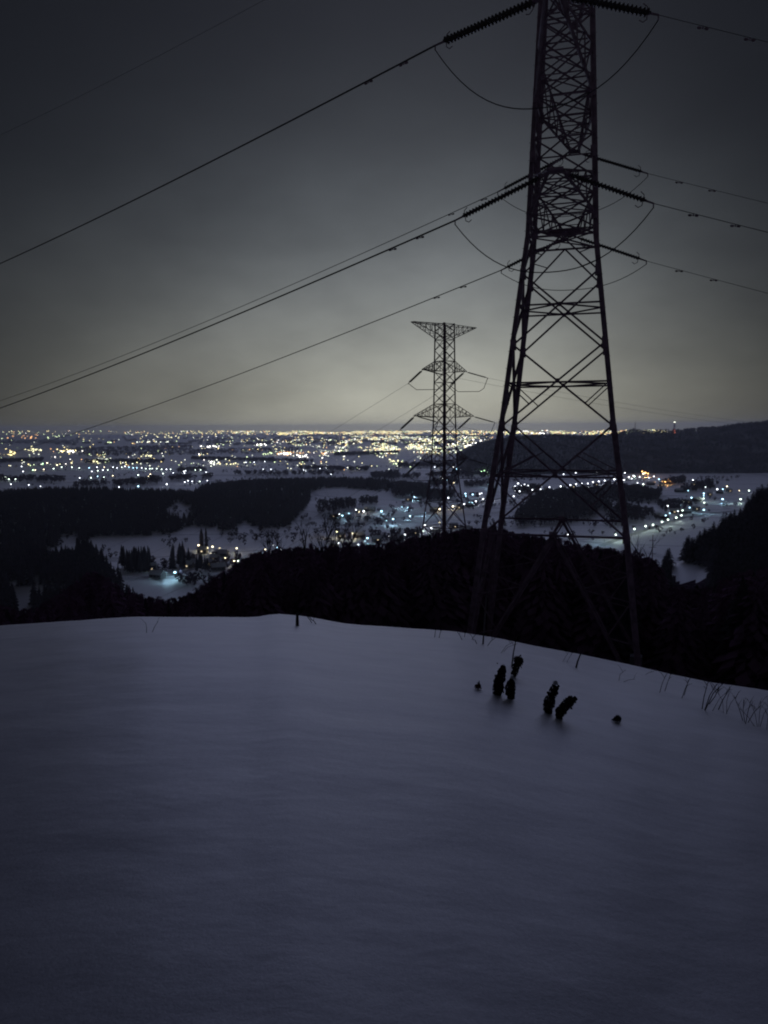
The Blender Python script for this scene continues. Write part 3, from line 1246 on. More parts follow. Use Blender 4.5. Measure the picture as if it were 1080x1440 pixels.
jumper(E0, E1, 2.0, 0.022, 'thin jumper loop behind the near pylon shaft under its second strings')
T = TIPS[('peak', -1)]
wire(T, DL, [(420, -26), (370, 0), (190, 96), (0, 190)], 0.010, 'faint highest wire crossing the top left corner of the sky', None, 260)

# ------------------------------------------------------------------ far pylon
FD = 120.0
FU = ut(625, 600)[0]
FC = (FU * FD, FD)
FX = Vector((math.cos(R(38)), math.sin(R(38)), 0))
FY = Vector((-math.sin(R(38)), math.cos(R(38)), 0))
zf = lambda y: ut(625, y)[1] * FD
NF = [(zf(800), 6.2), (zf(740), 4.7), (zf(664), 2.95), (zf(585), 2.35), (zf(455), 2.05)]


def wz_far(z):
    return float(np.interp(z, [a for a, _ in NF], [b for _, b in NF]))


def build_far():
    zb = zf(815)
    off = Vector((FC[0], FC[1], zb))
    root = empty('transmission_pylon', off)
    tag(root, 'smaller whole lattice pylon with a wide flat top, standing before the city lights', 'pylon')

    def Q(z, i, j):
        return pylon_pt(FC, FX, FY, wz_far, z, i, j) - off
    zl = [zb] + [zf(y) for y in (740, 664, 585, 455)]
    for (i, j) in ((-1, -1), (1, -1), (1, 1), (-1, 1)):
        mb = MB()
        for a, b in zip(zl[:-1], zl[1:]):
            mb.angle(Q(a, i, j), Q(b, i, j), 0.23, 0.06, ref=(FX * i + FY * j))
        mb.build('leg', M['steel'], root)
    yl = [815, 775, 740, 705, 664, 648, 632, 616, 600, 583, 568, 553, 538, 523, 508, 493, 478, 466, 456]
    for (A, B) in (((-1, -1), (1, -1)), ((1, -1), (1, 1)), ((1, 1), (-1, 1)), ((-1, 1), (-1, -1))):
        mb = MB()
        for k, (ya, yb) in enumerate(zip(yl[:-1], yl[1:])):
            a0, b0, a1, b1 = Q(zf(ya), *A), Q(zf(ya), *B), Q(zf(yb), *A), Q(zf(yb), *B)
            w = 0.12 if ya > 650 else 0.095
            mb.angle(a0, b1, w)
            mb.angle(b0, a1, w)
            if k % 2 or ya > 660:
                mb.angle(a1, b1, w)
        mb.build('lattice_face', M['steel'], root)
    tips = {}
    for key, yb, yt, a, yt_tip in (('t', 476, 457, 6.4, 457), ('a', 523, 508, 4.3, 521), ('b', 587, 568, 5.9, 585), ('c', 648, 630, 4.7, 646)):
        for s in (-1, 1):
            mb = MB()
            tip = Vector((FC[0], FC[1], zf(yt_tip))) + FX * (s * a) - off
            t1, t2 = tip - FY * 0.35, tip + FY * 0.35
            b1, b2, u1, u2 = Q(zf(yb), s, -1), Q(zf(yb), s, 1), Q(zf(yt), s, -1), Q(zf(yt), s, 1)
            for p, q in ((b1, t1), (b2, t2), (u1, t1), (u2, t2)):
                mb.angle(p, q, 0.11)
            mb.angle(t1, t2, 0.11)
            n = 5
            for k in range(n):
                f0, f1 = k / n, (k + 1) / n
                mb.angle(b1.lerp(t1, f0), u1.lerp(t1, f1), .06)
                mb.angle(b2.lerp(t2, f0), u2.lerp(t2, f1), .06)
                mb.angle(b1.lerp(t1, f0), b2.lerp(t2, f1), .06)
                mb.angle(u1.lerp(t1, f0), u2.lerp(t2, f1), .06)
                mb.angle(b1.lerp(t1, f0), u1.lerp(t1, f0), .06)
                mb.angle(b2.lerp(t2, f0), u2.lerp(t2, f0), .06)
            mb.build('crossarm', M['steel'], root)
            tips[(key, s)] = tip + off
    return tips


FT = build_far()
# directions of its two spans (left span recedes to the lower left, right span runs behind the near pylon)
DL2 = Vector((-0.75, 1, 0)).normalized()
DR2 = Vector((1.6, 1, 0)).normalized()
WORD = {('a', -1): 'upper left arm', ('a', 1): 'upper right arm', ('b', -1): 'middle left arm', ('b', 1): 'middle right arm', ('c', -1): 'lowest left arm', ('c', 1): 'lowest right arm'}
for key in ('a', 'b', 'c'):
    for s in (-1, 1):
        T = FT[(key, s)]
        x, y = to_px(T)
        nm = WORD[(key, s)]
        e = (x - 21, y + 19.5)
        E0 = plane_hit(*e, T, DL2)
        insulator(T, E0, 0.13, 'dark insulator bar slanting down left from the %s of the far pylon' % nm, None, 12, True, False)
        wire(T, DL2, [e, (e[0] - 36, e[1] + 23.5), (e[0] - 95, e[1] + 59)], 0.018, 'thin wire running down left from the %s of the far pylon' % nm, None, 240)
        g = (x + 32, y + 9)
        E1 = plane_hit(*g, T, DR2)
        insulator(T, E1, 0.10, 'dark insulator bar slanting right from the %s of the far pylon' % nm, None, 14, True, False)
        wire(T, DR2, [g, (g[0] + 100, g[1] + 20), (g[0] + 200, g[1] + 37)], 0.016, 'thin wire running right from the %s of the far pylon' % nm, None, 260)
        mb = MB()
        mid = (E0 + E1) / 2
        zl = min(E0.z, E1.z) - 1.0
        pts = [E0, E0.lerp(E1, 0.10), E0.lerp(E1, 0.22), E0.lerp(E1, 0.5), E0.lerp(E1, 0.78), E0.lerp(E1, 0.9), E1]
        zz = [E0.z, zl + 0.5, zl, zl, zl, zl + 0.5, E1.z]
        mb.tube([Vector((p.x, p.y, q)) - E0 for p, q in zip(pts, zz)], 0.05, 5)
        o = mb.build('jumper_cable', M['wire'])
        o.location = E0
        tag(o, 'square jumper cable hanging under the %s of the far pylon' % nm, 'cable')


# ------------------------------------------------------------------ small things on the snow
def ground(px, py):
    """where a pixel meets the snow slope"""
    d = ray(px, py)
    lo = None
    y = 2.5
    while y < 34:
        p = d * (y / d.y)
        if p.z <= float(z_slope(p.x, p.y)):
            return Vector((p.x, p.y, float(z_slope(p.x, p.y))))
        y += 0.02
    p = d * (YC / d.y)
    return Vector((p.x, p.y, float(z_slope(p.x, p.y))))


def at_depth(px, py, y):
    d = ray(px, py)
    return d * (y / d.y)


def leaf(mb, p, d, L, w, rr, mi=0):
    d = Vector(d).normalized()
    s = d.cross(Vector((rr.uniform(-1, 1), rr.uniform(-1, 1), rr.uniform(-1, 1))))
    if s.length < 1e-3:
        s = d.orthogonal()
    s.normalize()
    n = s.cross(d)
    a = p + d * (L * 0.35) + s * (w * 0.5) + n * (w * 0.25)
    b = p + d * (L * 0.35) - s * (w * 0.5) + n * (w * 0.25)
    c = p + d * (L * 0.75) + s * (w * 0.38) + n * (w * 0.35)
    e = p + d * (L * 0.75) - s * (w * 0.38) + n * (w * 0.35)
    m1 = p + d * (L * 0.35)
    m2 = p + d * (L * 0.75) + n * (w * 0.1)
    t = p + d * L - n * (w * 0.15)
    mb.add([p, a, m1, b, c, m2, e, t], [(0, 1, 2), (0, 2, 3), (1, 4, 5, 2), (2, 5, 6, 3), (4, 7, 5), (5, 7, 6)], mi)


def clump(base_px, axis, label, seed, m='leaf', n=120, stem=None, lsize=0.085, snowcap=False):
    """withered leaves hanging round a stem; axis = [(px, py, half width px)] from the top down"""
    rr = random.Random(seed)
    B = ground(*base_px)
    root = empty('withered_plant', B)
    tag(root, label, 'plant')
    k = F / B.y / 1.0
    axis = axis + [(base_px[0], base_px[1] - 2.5, axis[-1][2] * 0.85)]
    pts = [(at_depth(x, y, B.y) - B, 1.0 * w * B.y / F) for x, y, w in axis]
    lsize = lsize / 0.085 * 4.6 * B.y / F
    n = int(n * 3.0)
    mb = MB()
    spine = [Vector((rr.uniform(-.01, .01), 0, -0.05))] + [p for p, _ in reversed(pts)]
    if stem:
        spine += [at_depth(x, y, B.y) - B for x, y in stem]
    mb.tube(spine, [0.011] * (len(spine) - 1) + [0.006], 6)
    for i in range(7):
        q = rr.randint(0, len(pts) - 1)
        p, w = pts[q]
        a = rr.uniform(0, 6.28)
        mb.tube([p, p + Vector((math.cos(a) * w * .8, math.sin(a) * w * .8, 0.03))], [0.006, 0.003], 4)
    mb.build('stem', M['bark'], root)
    lv = MB()
    for i in range(n):
        f = rr.random() * (len(pts) - 1)
        q = int(f)
        g = f - q
        c = pts[q][0].lerp(pts[q + 1][0], g)
        w = pts[q][1] * (1 - g) + pts[q + 1][1] * g
        a = rr.uniform(0, 6.283)
        rad = w * rr.random() ** 0.5 * 0.80
        p = c + Vector((math.cos(a) * rad, math.sin(a) * rad * 0.8, rr.uniform(-.01, .03)))
        d = Vector((math.cos(a) * 0.35, math.sin(a) * 0.3, -1.0 + rr.uniform(-.1, .45)))
        L = lsize * rr.uniform(0.7, 1.25)
        leaf(lv, p, d, L, L * 0.62, rr)
    lv.build('foliage', M[m], root)
    if snowcap:
        sc = MB()
        p, w = pts[0]
        c = p + Vector((0, 0, 0.03))
        rings = []
        for z, r_ in ((-0.02, 0.7), (0.0, 0.75), (0.02, 0.55), (0.032, 0.15)):
            rings.append((c + Vector((0, 0, z)), max(0.02, w * r_)))
        sc.tube([a for a, _ in rings], [b for _, b in rings], 8)
        sc.build('snow_cap', M['snow'], root, smooth=True)
    return root


clump((702, 978), [(708, 937, 3), (706, 943, 6.5), (703, 952, 8.5), (701, 962, 8.5), (700, 968, 8)], 'tallest dark withered plant, rounded like a hooded figure, in the group of three', 1, n=170)
rt = clump((718, 983), [(720, 955, 3), (718, 961, 6.5), (717, 969, 7.5), (718, 975, 6)], 'dark withered plant with a white snow cap and ragged foot, front of the three', 2, n=120, snowcap=True)
clump((722, 952), [(729, 923, 6), (729, 929, 7), (727, 936, 6.5), (724, 944, 4)], 'dark withered leaves hanging beside the thin slanting stick, rear of the three', 3, n=95)
clump((771, 1003), [(781, 963, 5), (778, 971, 7), (774, 980, 9), (772, 989, 8.5), (770, 995, 6)], 'left of the two leaning withered plants, upright with a pale tip', 4, n=150, snowcap=True)
clump((786, 1011), [(806, 981, 6), (801, 984, 10), (798, 990, 11), (791, 995, 10), (787, 1002, 6)], 'right of the two withered plants, bent over to the right like a stooping figure', 5, n=190)
clump((868, 1016), [(869, 1008, 4), (868, 1010, 7), (867, 1012, 7)], 'small low grey clump of leaves alone on the snow at right', 6, 'greyleaf', 50, lsize=0.06)
clump((672, 969), [(673, 962, 3), (672, 965, 5)], 'small red brown leaf tuft on the snow, leftmost of the plants', 7, 'redleaf', 22, lsize=0.06, stem=[(674, 957)])


def stick(pts, r, label, cat='stick', name='stick', m='bark', rise=None):
    B = ground(*pts[0])
    mb = MB()
    v = [Vector((0, 0, -0.08))] + [at_depth(x, y, B.y) - B for x, y in pts[1:]]
    mb.tube(v, [r] + [r * (1 - 0.55 * (i + 1) / len(v)) for i in range(len(v) - 1)], 6)
    o = mb.build(name, M[m])
    o.location = B
    tag(o, label, cat)
    return o


stick([(719, 938), (722, 918), (727, 893)], 0.016, 'thin dark stick slanting up behind the tallest withered plant')
stick([(702, 934), (699, 932)], 0.012, 'tiny dark leaf stub beside the tip of the tallest withered plant', 'twig', 'twig')
stick([(809, 939), (812, 931), (817, 918)], 0.022, 'short dark broken stick leaning right on the crest')
stick([(809, 939), (816, 942), (823, 944)], 0.014, 'thin broken twig lying flat on the snow by the leaning stick', 'twig', 'twig')
stick([(679, 906), (681, 880), (685, 830)], 0.022, 'tall pale thin pole in front of the left pylon legs', 'pole', 'pole', 'palebark')
stick([(418, 880), (418, 872), (418, 862)], 0.050, 'short dark post poking out of the crest on the left', 'post', 'post')


def twig_bush(stems, label, seed, r=0.008, fork=2):
    B = ground(*stems[0][0])
    root = empty('bare_shrub', B)
    tag(root, label, 'shrub')
    rr = random.Random(seed)
    for pts in stems:
        G = ground(*pts[0])
        mb = MB()
        v = [G - B - Vector((0, 0, 0.05))] + [at_depth(x, y, G.y) - B for x, y in pts[1:]]
        mb.tube(v, [r * (1 - 0.5 * i / len(v)) for i in range(len(v))], 5)
        for _ in range(fork):
            q = v[-1].lerp(v[-2], rr.uniform(0.1, 0.8))
            a = rr.uniform(0, 6.283)
            e = q + Vector((math.cos(a) * 0.12, math.sin(a) * 0.1, rr.uniform(.08, .2)))
            mb.tube([q, q.lerp(e, .5) + Vector((0, 0, .02)), e], [r * .6, r * .5, r * .3], 4)
        mb.build('stem', M['bark'], root)
    return root


twig_bush([[(927, 974), (931, 962), (936, 950)], [(934, 972), (938, 962), (943, 948)]], 'pair of thin bare stems on the right part of the crest', 1)
twig_bush([[(958, 982), (963, 970), (970, 954)], [(961, 978), (966, 965), (968, 956)]], 'single dark bare stem with a fork, right of the thin pair', 2)
twig_bush([[(987, 997), (990, 980), (996, 958)], [(990, 999), (1003, 975), (1018, 960)], [(1009, 998), (1016, 985), (1024, 972)], [(995, 990), (1005, 980), (1012, 966)],
           [(990, 999), (998, 978), (1008, 962)]], 'thickest bare shrub of crossing stems on the right crest', 3, 0.010, 3)
twig_bush([[(1046, 1014), (1040, 998), (1032, 978)], [(1048, 1018), (1052, 1000), (1056, 985)], [(1048, 1016), (1045, 1000), (1046, 984)], [(1050, 1016), (1060, 1002), (1070, 992)]],
          'bushy bare shrub near the right edge of the snow', 4, 0.007, 3)
twig_bush([[(1018, 1003), (1016, 985), (1008, 972)], [(1020, 1004), (1028, 988), (1038, 976)], [(1022, 1004), (1022, 986), (1026, 970)], [(1000, 1000), (1012, 982), (1028, 968)]],
          'tangled low twigs between the thickest bare shrub and the bushy one', 12, 0.005, 2)
twig_bush([[(1066, 1022), (1062, 1004), (1056, 990)], [(1068, 1022), (1074, 1004), (1082, 992)], [(1064, 1022), (1052, 1008), (1040, 996)], [(1067, 1022), (1068, 1004), (1070, 986)],
           [(1078, 1026), (1080, 1008), (1076, 996)]], 'bare twig bush cut by the right edge of the picture', 13, 0.005, 2)
twig_bush([[(611, 896), (612, 890), (613, 883)], [(617, 897), (619, 890), (621, 885)]], 'two tiny twigs on the crest left of the pale pole', 5, 0.008, 1)
twig_bush([[(651, 900), (647, 894), (643, 888)], [(653, 896), (654, 890), (655, 884)], [(662, 898), (668, 893), (675, 888)], [(684, 908), (690, 902), (696, 897)],
           [(672, 906), (668, 900), (663, 899)]], 'spread of short twigs at the foot of the pale pole', 6, 0.008, 1)
twig_bush([[(213, 889), (217, 882), (222, 874)], [(206, 890), (206, 882), (205, 876)]], 'tiny pale twig on the snow near the left of the crest', 7, 0.006, 1)
twig_bush([[(440, 876), (436, 872), (432, 867)], [(446, 878), (442, 874), (436, 870)]], 'little dark tuft of twigs beside the short post', 8, 0.012, 2)
twig_bush([[(790, 930), (795, 924), (800, 917)], [(796, 931), (801, 924), (806, 916)]], 'faint leaning twigs left of the broken stick', 9, 0.006, 1)
twig_bush([[(870, 957), (872, 948), (880, 942)], [(872, 958), (884, 956), (893, 955)], [(905, 948), (912, 946), (920, 944)]], 'faint bent grass stems on the snow right of the broken stick', 10, 0.006, 1)
twig_bush([[(703, 918), (712, 908), (722, 903)], [(706, 916), (714, 910), (728, 905)]], 'arching thin stems in front of the pylon above the dark plants', 11, 0.006, 1)


# ------------------------------------------------------------------ lamps
COLS = dict(w=(0.86, 0.93, 1.0), c=(0.45, 0.80, 1.0), y=(1.0, 0.86, 0.55), o=(1.0, 0.50, 0.16), g=(0.55, 1.0, 0.50), t=(0.8, 1.0, 0.85))
LAMP_E = {k: emis('lamp_glow_' + n, COLS[k], 7.0) for k, n in zip('wcyogt', ('white', 'blue', 'warm', 'orange', 'green', 'pale'))}


def lamp_meshes(k):
    p = MB()
    p.tube([(0, 0, 0), (0, 0, 6.6), (0.35, 0, 7.0), (1.0, 0, 7.15)], [0.10, 0.07, 0.06, 0.05], 6)
    h = MB()
    h.tube([(1.0, 0, 7.7), (1.0, 0, 7.5), (1.0, 0, 7.1), (1.0, 0, 6.7), (1.0, 0, 6.5)], [0.25, 0.66, 0.8, 0.66, 0.25], 8)
    return p.mesh('lamp_pole', M['wire']), h.mesh('lamp_head', LAMP_E[k])


LM = {k: lamp_meshes(k) for k in LAMP_E}
LAMPS = [
    ('lamps of the farm below on the left', 'lit lamp by the farmhouses in the snowy valley on the lower left',
     [(278, 767, 'y', 1.5), (300, 769, 'y', 1.5), (333, 771, 'y', 1.3), (318, 785, 'y', 1.2), (330, 789, 'y', 1.4), (336, 789, 't', 1.1), (291, 771, 'y', .8), (309, 771, 'y', .7)]),
    ('lamps behind the bare trees', 'lit lamp shining through the bare trees beyond the crest',
     [(372, 773, 'y', 1.2), (388, 770, 'c', 1.5), (395, 773, 'w', 1.3), (384, 767, 'w', .9)]),
    ('lamps of the hamlet in the middle', 'lit lamp of the hamlet just above the dark wood in the middle',
     [(473, 748, 'y', 1.3), (496, 750, 'y', 1.3), (516, 757, 'c', 1.5), (546, 755, 'w', 1.3), (570, 752, 'w', 1.4), (477, 764, 'w', 1.2), (503, 766, 'w', 1.0), (513, 761, 'c', .8), (480, 760, 'w', .9),
      (619, 735, 'y', 1.3), (597, 739, 'w', 1.4), (607, 742, 'w', 1.4), (596, 747, 't', 1.1), (624, 740, 'w', .8), (600, 735, 'w', .8)]),
    ('lamps of the lane left of the far pylon', 'lit lamp along the snowy lane left of the far pylon',
     [(500, 717, 'w', 1.1), (512, 719, 'w', 1.4), (482, 725, 'c', 1.5), (537, 719, 'c', 1.5), (552, 731, 'c', 1.5), (576, 726, 'c', 1.4), (597, 721, 'c', 1.4), (619, 716, 'y', 1.4), (637, 712, 'y', 1.5),
      (490, 722, 'c', .9), (478, 723, 'w', .8), (504, 720, 'y', .7), (544, 733, 'c', .7), (631, 701, 'w', 1.1), (579, 692, 'c', 1.0), (582, 699, 'c', 1.0), (576, 688, 'w', .7), (573, 714, 'c', .8), (566, 713, 'c', .7)]),
    ('lamps between the two pylons', 'lit lamp on the road between the two pylons',
     [(655, 695, 'c', 1.2), (664, 696, 'c', 1.2), (674, 695, 'w', 1.1), (689, 700, 'w', 1.3), (680, 702, 'w', 1.3), (670, 705, 'w', 1.2), (661, 707, 'c', 1.2), (652, 709, 'w', 1.2), (655, 698, 'c', .8),
      (677, 694, 'w', .9), (664, 707, 'c', .9), (687, 681, 'c', 1.0), (681, 662, 'g', 1.4), (677, 663, 'g', 1.1), (685, 664, 'g', 1.0), (680, 659, 'g', .9), (643, 659, 'c', 1.2), (647, 660, 'w', 1.2), (648, 663, 'w', .9),
      (619, 671, 'w', 1.1), (625, 676, 'w', 1.2), (622, 673, 'w', .8), (629, 675, 'c', .9), (642, 675, 'w', .9), (611, 657, 'w', .9), (617, 651, 'w', 1.0), (626, 681, 'c', .8), (638, 679, 'y', .7)]),
    ('lamps of the long road behind the near pylon', 'lit lamp of the long row crossing behind the near pylon legs',
     [(724, 684, 'w', 1.4), (729, 680, 'w', 1.3), (734, 683, 'w', 1.2), (743, 683, 'w', 1.2), (748, 689, 'w', 1.0), (761, 683, 'w', 1.2), (760, 688, 'w', .9), (772, 685, 'w', 1.2), (774, 690, 'w', .9), (722, 698, 'w', 1.1),
      (731, 691, 'w', 1.1), (788, 684, 'w', 1.2), (802, 682, 'w', 1.2), (810, 681, 'w', 1.2), (818, 680, 'w', 1.2), (827, 680, 'w', 1.2), (834, 678, 'w', 1.2), (842, 677, 'w', 1.2), (850, 676, 'w', 1.2), (864, 674, 'w', 1.3),
      (828, 685, 'w', 1.0), (851, 671, 'w', .9), (793, 667, 'w', 1.0), (810, 665, 'w', .9), (840, 664, 'w', .9), (713, 663, 'w', 1.1), (705, 661, 'w', 1.2), (725, 690, 'w', .9), (738, 681, 'w', .8)]),
    ('lamps of the village at the foot of the hill', 'white lamp of the village at the foot of the long hill',
     [(879, 665, 'w', 1.0), (878, 675, 'w', 1.2), (885, 671, 'w', 1.3), (892, 670, 't', 1.3), (899, 671, 'w', 1.0), (897, 679, 'w', .9), (904, 681, 't', 1.2), (913, 672, 'w', .8), (920, 670, 'w', .9), (926, 674, 'c', 1.1),
      (891, 669, 'w', .9), (888, 673, 'w', .9)]),
    ('orange lamps at the foot of the hill', 'orange lamp glowing at the foot of the long hill',
     [(907, 665, 'o', 1.8), (903, 663, 'o', 1.1), (911, 666, 'o', 1.2), (940, 674, 'o', 1.4), (920, 678, 'o', 1.3), (935, 678, 'o', 1.4), (931, 677, 'o', 1.0), (943, 677, 'o', 1.1), (905, 666, 'y', 1.4)]),
    ('lamps of the lit road on the right', 'lit lamp of the curved roadside row in the snowy valley right of the near pylon',
     [(893, 744, 't', 1.5), (907, 740, 't', 1.5), (918, 738, 't', 1.5), (930, 734, 't', 1.4), (940, 731, 't', 1.4), (950, 728, 't', 1.4), (959, 725, 't', 1.3), (850, 755, 'w', 1.0), (867, 752, 't', 1.4), (798, 752, 'w', 1.0)]),
    ('lamps of the right-hand village', 'lit lamp of the village above the curved lit road on the right',
     [(959, 718, 't', 1.2), (954, 719, 'w', .9), (937, 725, 'c', 1.1), (941, 722, 'c', .9), (939, 712, 'w', 1.2), (957, 711, 'c', 1.0), (962, 705, 't', 1.2), (973, 700, 'c', 1.2), (969, 714, 'c', 1.1), (989, 701, 't', 1.1),
      (991, 707, 't', 1.2), (989, 717, 'c', 1.4), (990, 694, 'c', 1.2), (989, 697, 'c', .9), (1008, 688, 'w', 1.3), (1017, 688, 'c', 1.0), (1023, 684, 'y', 1.1), (1017, 702, 'c', 1.5), (1041, 702, 't', 1.4), (1054, 690, 't', 1.1),
      (1039, 690, 'y', .7), (975, 675, 'w', 1.0), (993, 675, 'w', 1.1), (959, 684, 'w', 1.0), (968, 690, 'c', .8), (992, 685, 'w', .8)]),
    ('lamps of the long straight road on the left plain', 'lit lamp of the straight row crossing the snowy plain on the left',
     [(75, 659, 't', 1.0), (87, 657, 't', .9), (101, 657, 't', .9), (112, 658, 't', .9), (125, 658, 'c', .9), (136, 657, 'w', .9), (147, 657, 'y', .8), (152, 661, 't', .8), (159, 657, 'w', .9), (165, 658, 'w', .8), (171, 657, 't', .8),
      (176, 656, 'w', .9), (181, 657, 'c', .9), (187, 658, 'c', .9), (192, 658, 'c', .9), (199, 658, 'w', .8), (205, 659, 't', .9), (211, 659, 't', .9), (214, 659, 't', .8), (220, 659, 't', .9), (227, 660, 't', .9), (234, 660, 'w', .9), (240, 660, 't', .8)]),
    ('lamps scattered over the left plain', 'lit lamp scattered between the fields of the left plain, below the straight row',
     [(129, 663, 'w', .9), (137, 662, 't', .9), (145, 661, 'w', .9), (112, 672, 'w', .9), (128, 672, 't', 1.0), (137, 670, 'c', .9), (146, 671, 't', .8), (159, 669, 'y', .9), (194, 668, 't', 1.1), (208, 670, 'y', .9), (211, 667, 'y', .9),
      (229, 666, 't', .9), (244, 665, 'w', .8), (259, 665, 'w', .9), (261, 662, 'w', .8), (91, 674, 'w', .8), (15, 681, 'w', .9), (40, 682, 'w', .9), (57, 684, 'w', .8), (167, 685, 'w', .9), (195, 684, 'c', 1.3), (234, 681, 'w', 1.2),
      (7, 671, 't', 1.4), (12, 674, 't', 1.0), (22, 674, 't', 1.0), (2, 673, 't', .9), (30, 656, 'w', .9), (32, 663, 'w', .9), (46, 661, 'g', 1.1), (50, 661, 'y', .9), (62, 660, 'y', .9), (60, 652, 'g', 1.0), (66, 651, 'y', 1.1), (80, 654, 'y', 1.0),
      (260, 678, 'w', 1.0), (265, 676, 'w', 1.0), (270, 677, 'w', .9), (281, 677, 't', .9), (291, 676, 'w', .8), (258, 663, 'w', .8), (275, 661, 't', .8), (282, 661, 't', .8), (290, 664, 'w', .8), (334, 663, 'w', .7), (370, 660, 'w', .7), (381, 660, 'w', .8),
      (346, 650, 'w', .8), (357, 650, 'w', .8), (372, 649, 'w', .7), (450, 659, 'w', .8), (459, 658, 'w', .8), (476, 657, 'w', .8), (466, 667, 'w', .7), (427, 661, 'w', .9), (430, 662, 'w', .8)]),
]
for g, lb, rows in LAMPS:
    for px, py, k, s in rows:
        x, y = P(px, py, 7)
        hgt = 7
        z = float(z_plain(x, y))
        if z > PLAIN + 1.5:      # on a mound: slide along the ray
            d = ray(px, py)
            for yy in np.linspace(y * 0.6, y, 400):
                p = d * (yy / d.y)
                if p.z - 7 <= float(z_plain(p.x, p.y)):
                    x, y, z = p.x, p.y, p.z - 7
                    break
        e = empty('street_lamp', (x, y, z), rnd.uniform(0, 6.28))
        q = s * 1.15 * y / 775.0 / 1.6
        tag(e, lb, 'street lamp', g)
        link('pole', LM[k][0], e)
        h = link('lamp_head', LM[k][1], e, (1.0 - q, 0, 7.1 * (1 - q)))
        h.scale = (q, q, q)

# light that those lamps throw on the snow below them (only where the photo shows a pool)
def glow(px, py, k, e, r=0.5, h=6.0, spot=None):
    x, y = P(px, py, h)
    ld = bpy.data.lights.new('lamp_light', 'POINT')
    ld.energy = e * 0.8
    ld.color = COLS[k]
    ld.shadow_soft_size = r
    o = bpy.data.objects.new('lamp_light', ld)
    COL.objects.link(o)
    o.location = (x, y, float(z_plain(x, y)) + h)


for px, py, k, e in ((278, 770, 'y', 900), (300, 772, 'y', 1500), (310, 773, 'y', 900), (333, 774, 'y', 500), (330, 790, 'y', 800), (388, 774, 'c', 700),
                     (473, 751, 'y', 2200), (496, 752, 'y', 2600), (516, 759, 'c', 900), (597, 741, 'w', 1200), (607, 744, 'w', 1400), (619, 737, 'y', 900),
                     (512, 721, 'y', 1800), (485, 727, 'c', 2400), (537, 722, 'c', 4200), (552, 734, 'c', 3800), (543, 735, 'c', 1600), (576, 728, 'c', 3500), (597, 723, 'c', 3500),
                     (619, 718, 'y', 1200), (637, 714, 'y', 2600), (570, 716, 'c', 3200), (560, 714, 'c', 2600), (582, 701, 'c', 2800),
                     (661, 709, 'c', 2500), (670, 707, 'w', 2000), (689, 702, 'w', 2200), (687, 683, 'c', 5000), (681, 664, 'g', 12000),
                     (893, 747, 't', 1500), (907, 743, 't', 1500), (918, 741, 't', 1500), (930, 737, 't', 1500), (940, 734, 't', 1500), (950, 731, 't', 1600), (959, 728, 't', 1500),
                     (867, 755, 't', 3200), (845, 759, 'c', 2600), (989, 719, 'c', 2800), (1017, 704, 'c', 3600), (1041, 704, 't', 2500), (969, 716, 'c', 1500), (989, 701, 't', 1500),
                     (907, 668, 'o', 9000), (938, 679, 'o', 5000), (195, 687, 'c', 5000), (780, 685, 'w', 1800), (818, 683, 'w', 1800), (850, 679, 'w', 1800)):
    glow(px, py, k, e)
# the floodlit yard
YX, YY = P(246, 806, 6)
e = empty('floodlight', (YX, YY, PLAIN))
tag(e, 'brightest blue white floodlight over the farm yard on the lower left', 'floodlight')
p = MB()
p.tube([(0, 0, 0), (0, 0, 6.4)], [0.12, 0.08], 6)
p.build('pole', M['wire'], e)
p = MB()
p.tube([(0, 0, 6.2), (0, 0, 6.5), (0, 0, 7.2), (0, 0, 7.4)], [0.4, 1.2, 1.2, 0.5], 8)
p.build('lamp_head', LAMP_E['c'], e)
for px, py, en in ((246, 811, 2600), (236, 817, 1300), (254, 806, 900)):
    glow(px, py, 'c', en, 0.6, 5.0)


# ------------------------------------------------------------------ houses of the valley
def house_meshes(w, d, h, lit):
    b = MB()
    b.box((0, 0, h / 2), (w, d, h))
    b.add([(-w / 2, -d / 2, h), (-w / 2, d / 2, h), (-w / 2, 0, h + d * .32)], [(0, 1, 2)])
    b.add([(w / 2, -d / 2, h), (w / 2, d / 2, h), (w / 2, 0, h + d * .32)], [(0, 2, 1)])
    r = MB()
    o, t = 0.7, 0.5
    for s in (-1, 1):
        a = [(-w / 2 - o, s * (d / 2 + o), h - .3), (w / 2 + o, s * (d / 2 + o), h - .3), (w / 2 + o, 0, h + d * .32 + .05), (-w / 2 - o, 0, h + d * .32 + .05)]
        r.add(a + [(x, y, z + t) for x, y, z in a], [(0, 1, 2, 3), (7, 6, 5, 4), (0, 4, 5, 1), (1, 5, 6, 2), (2, 6, 7, 3), (3, 7, 4, 0)])
    wn = []
    for i in (-1, 0, 1):
        q = MB()
        q.box((i * w * 0.3, -d / 2 - .03, h * 0.55), (w * .16, .1, h * .3))
        wn.append(q)
    return (b.mesh('house_wall', M['wall']), r.mesh('house_roof', M['roofsnow']),
            [q.mesh('house_window', LIT if (lit and k == 1) else M['glass']) for k, q in enumerate(wn)])


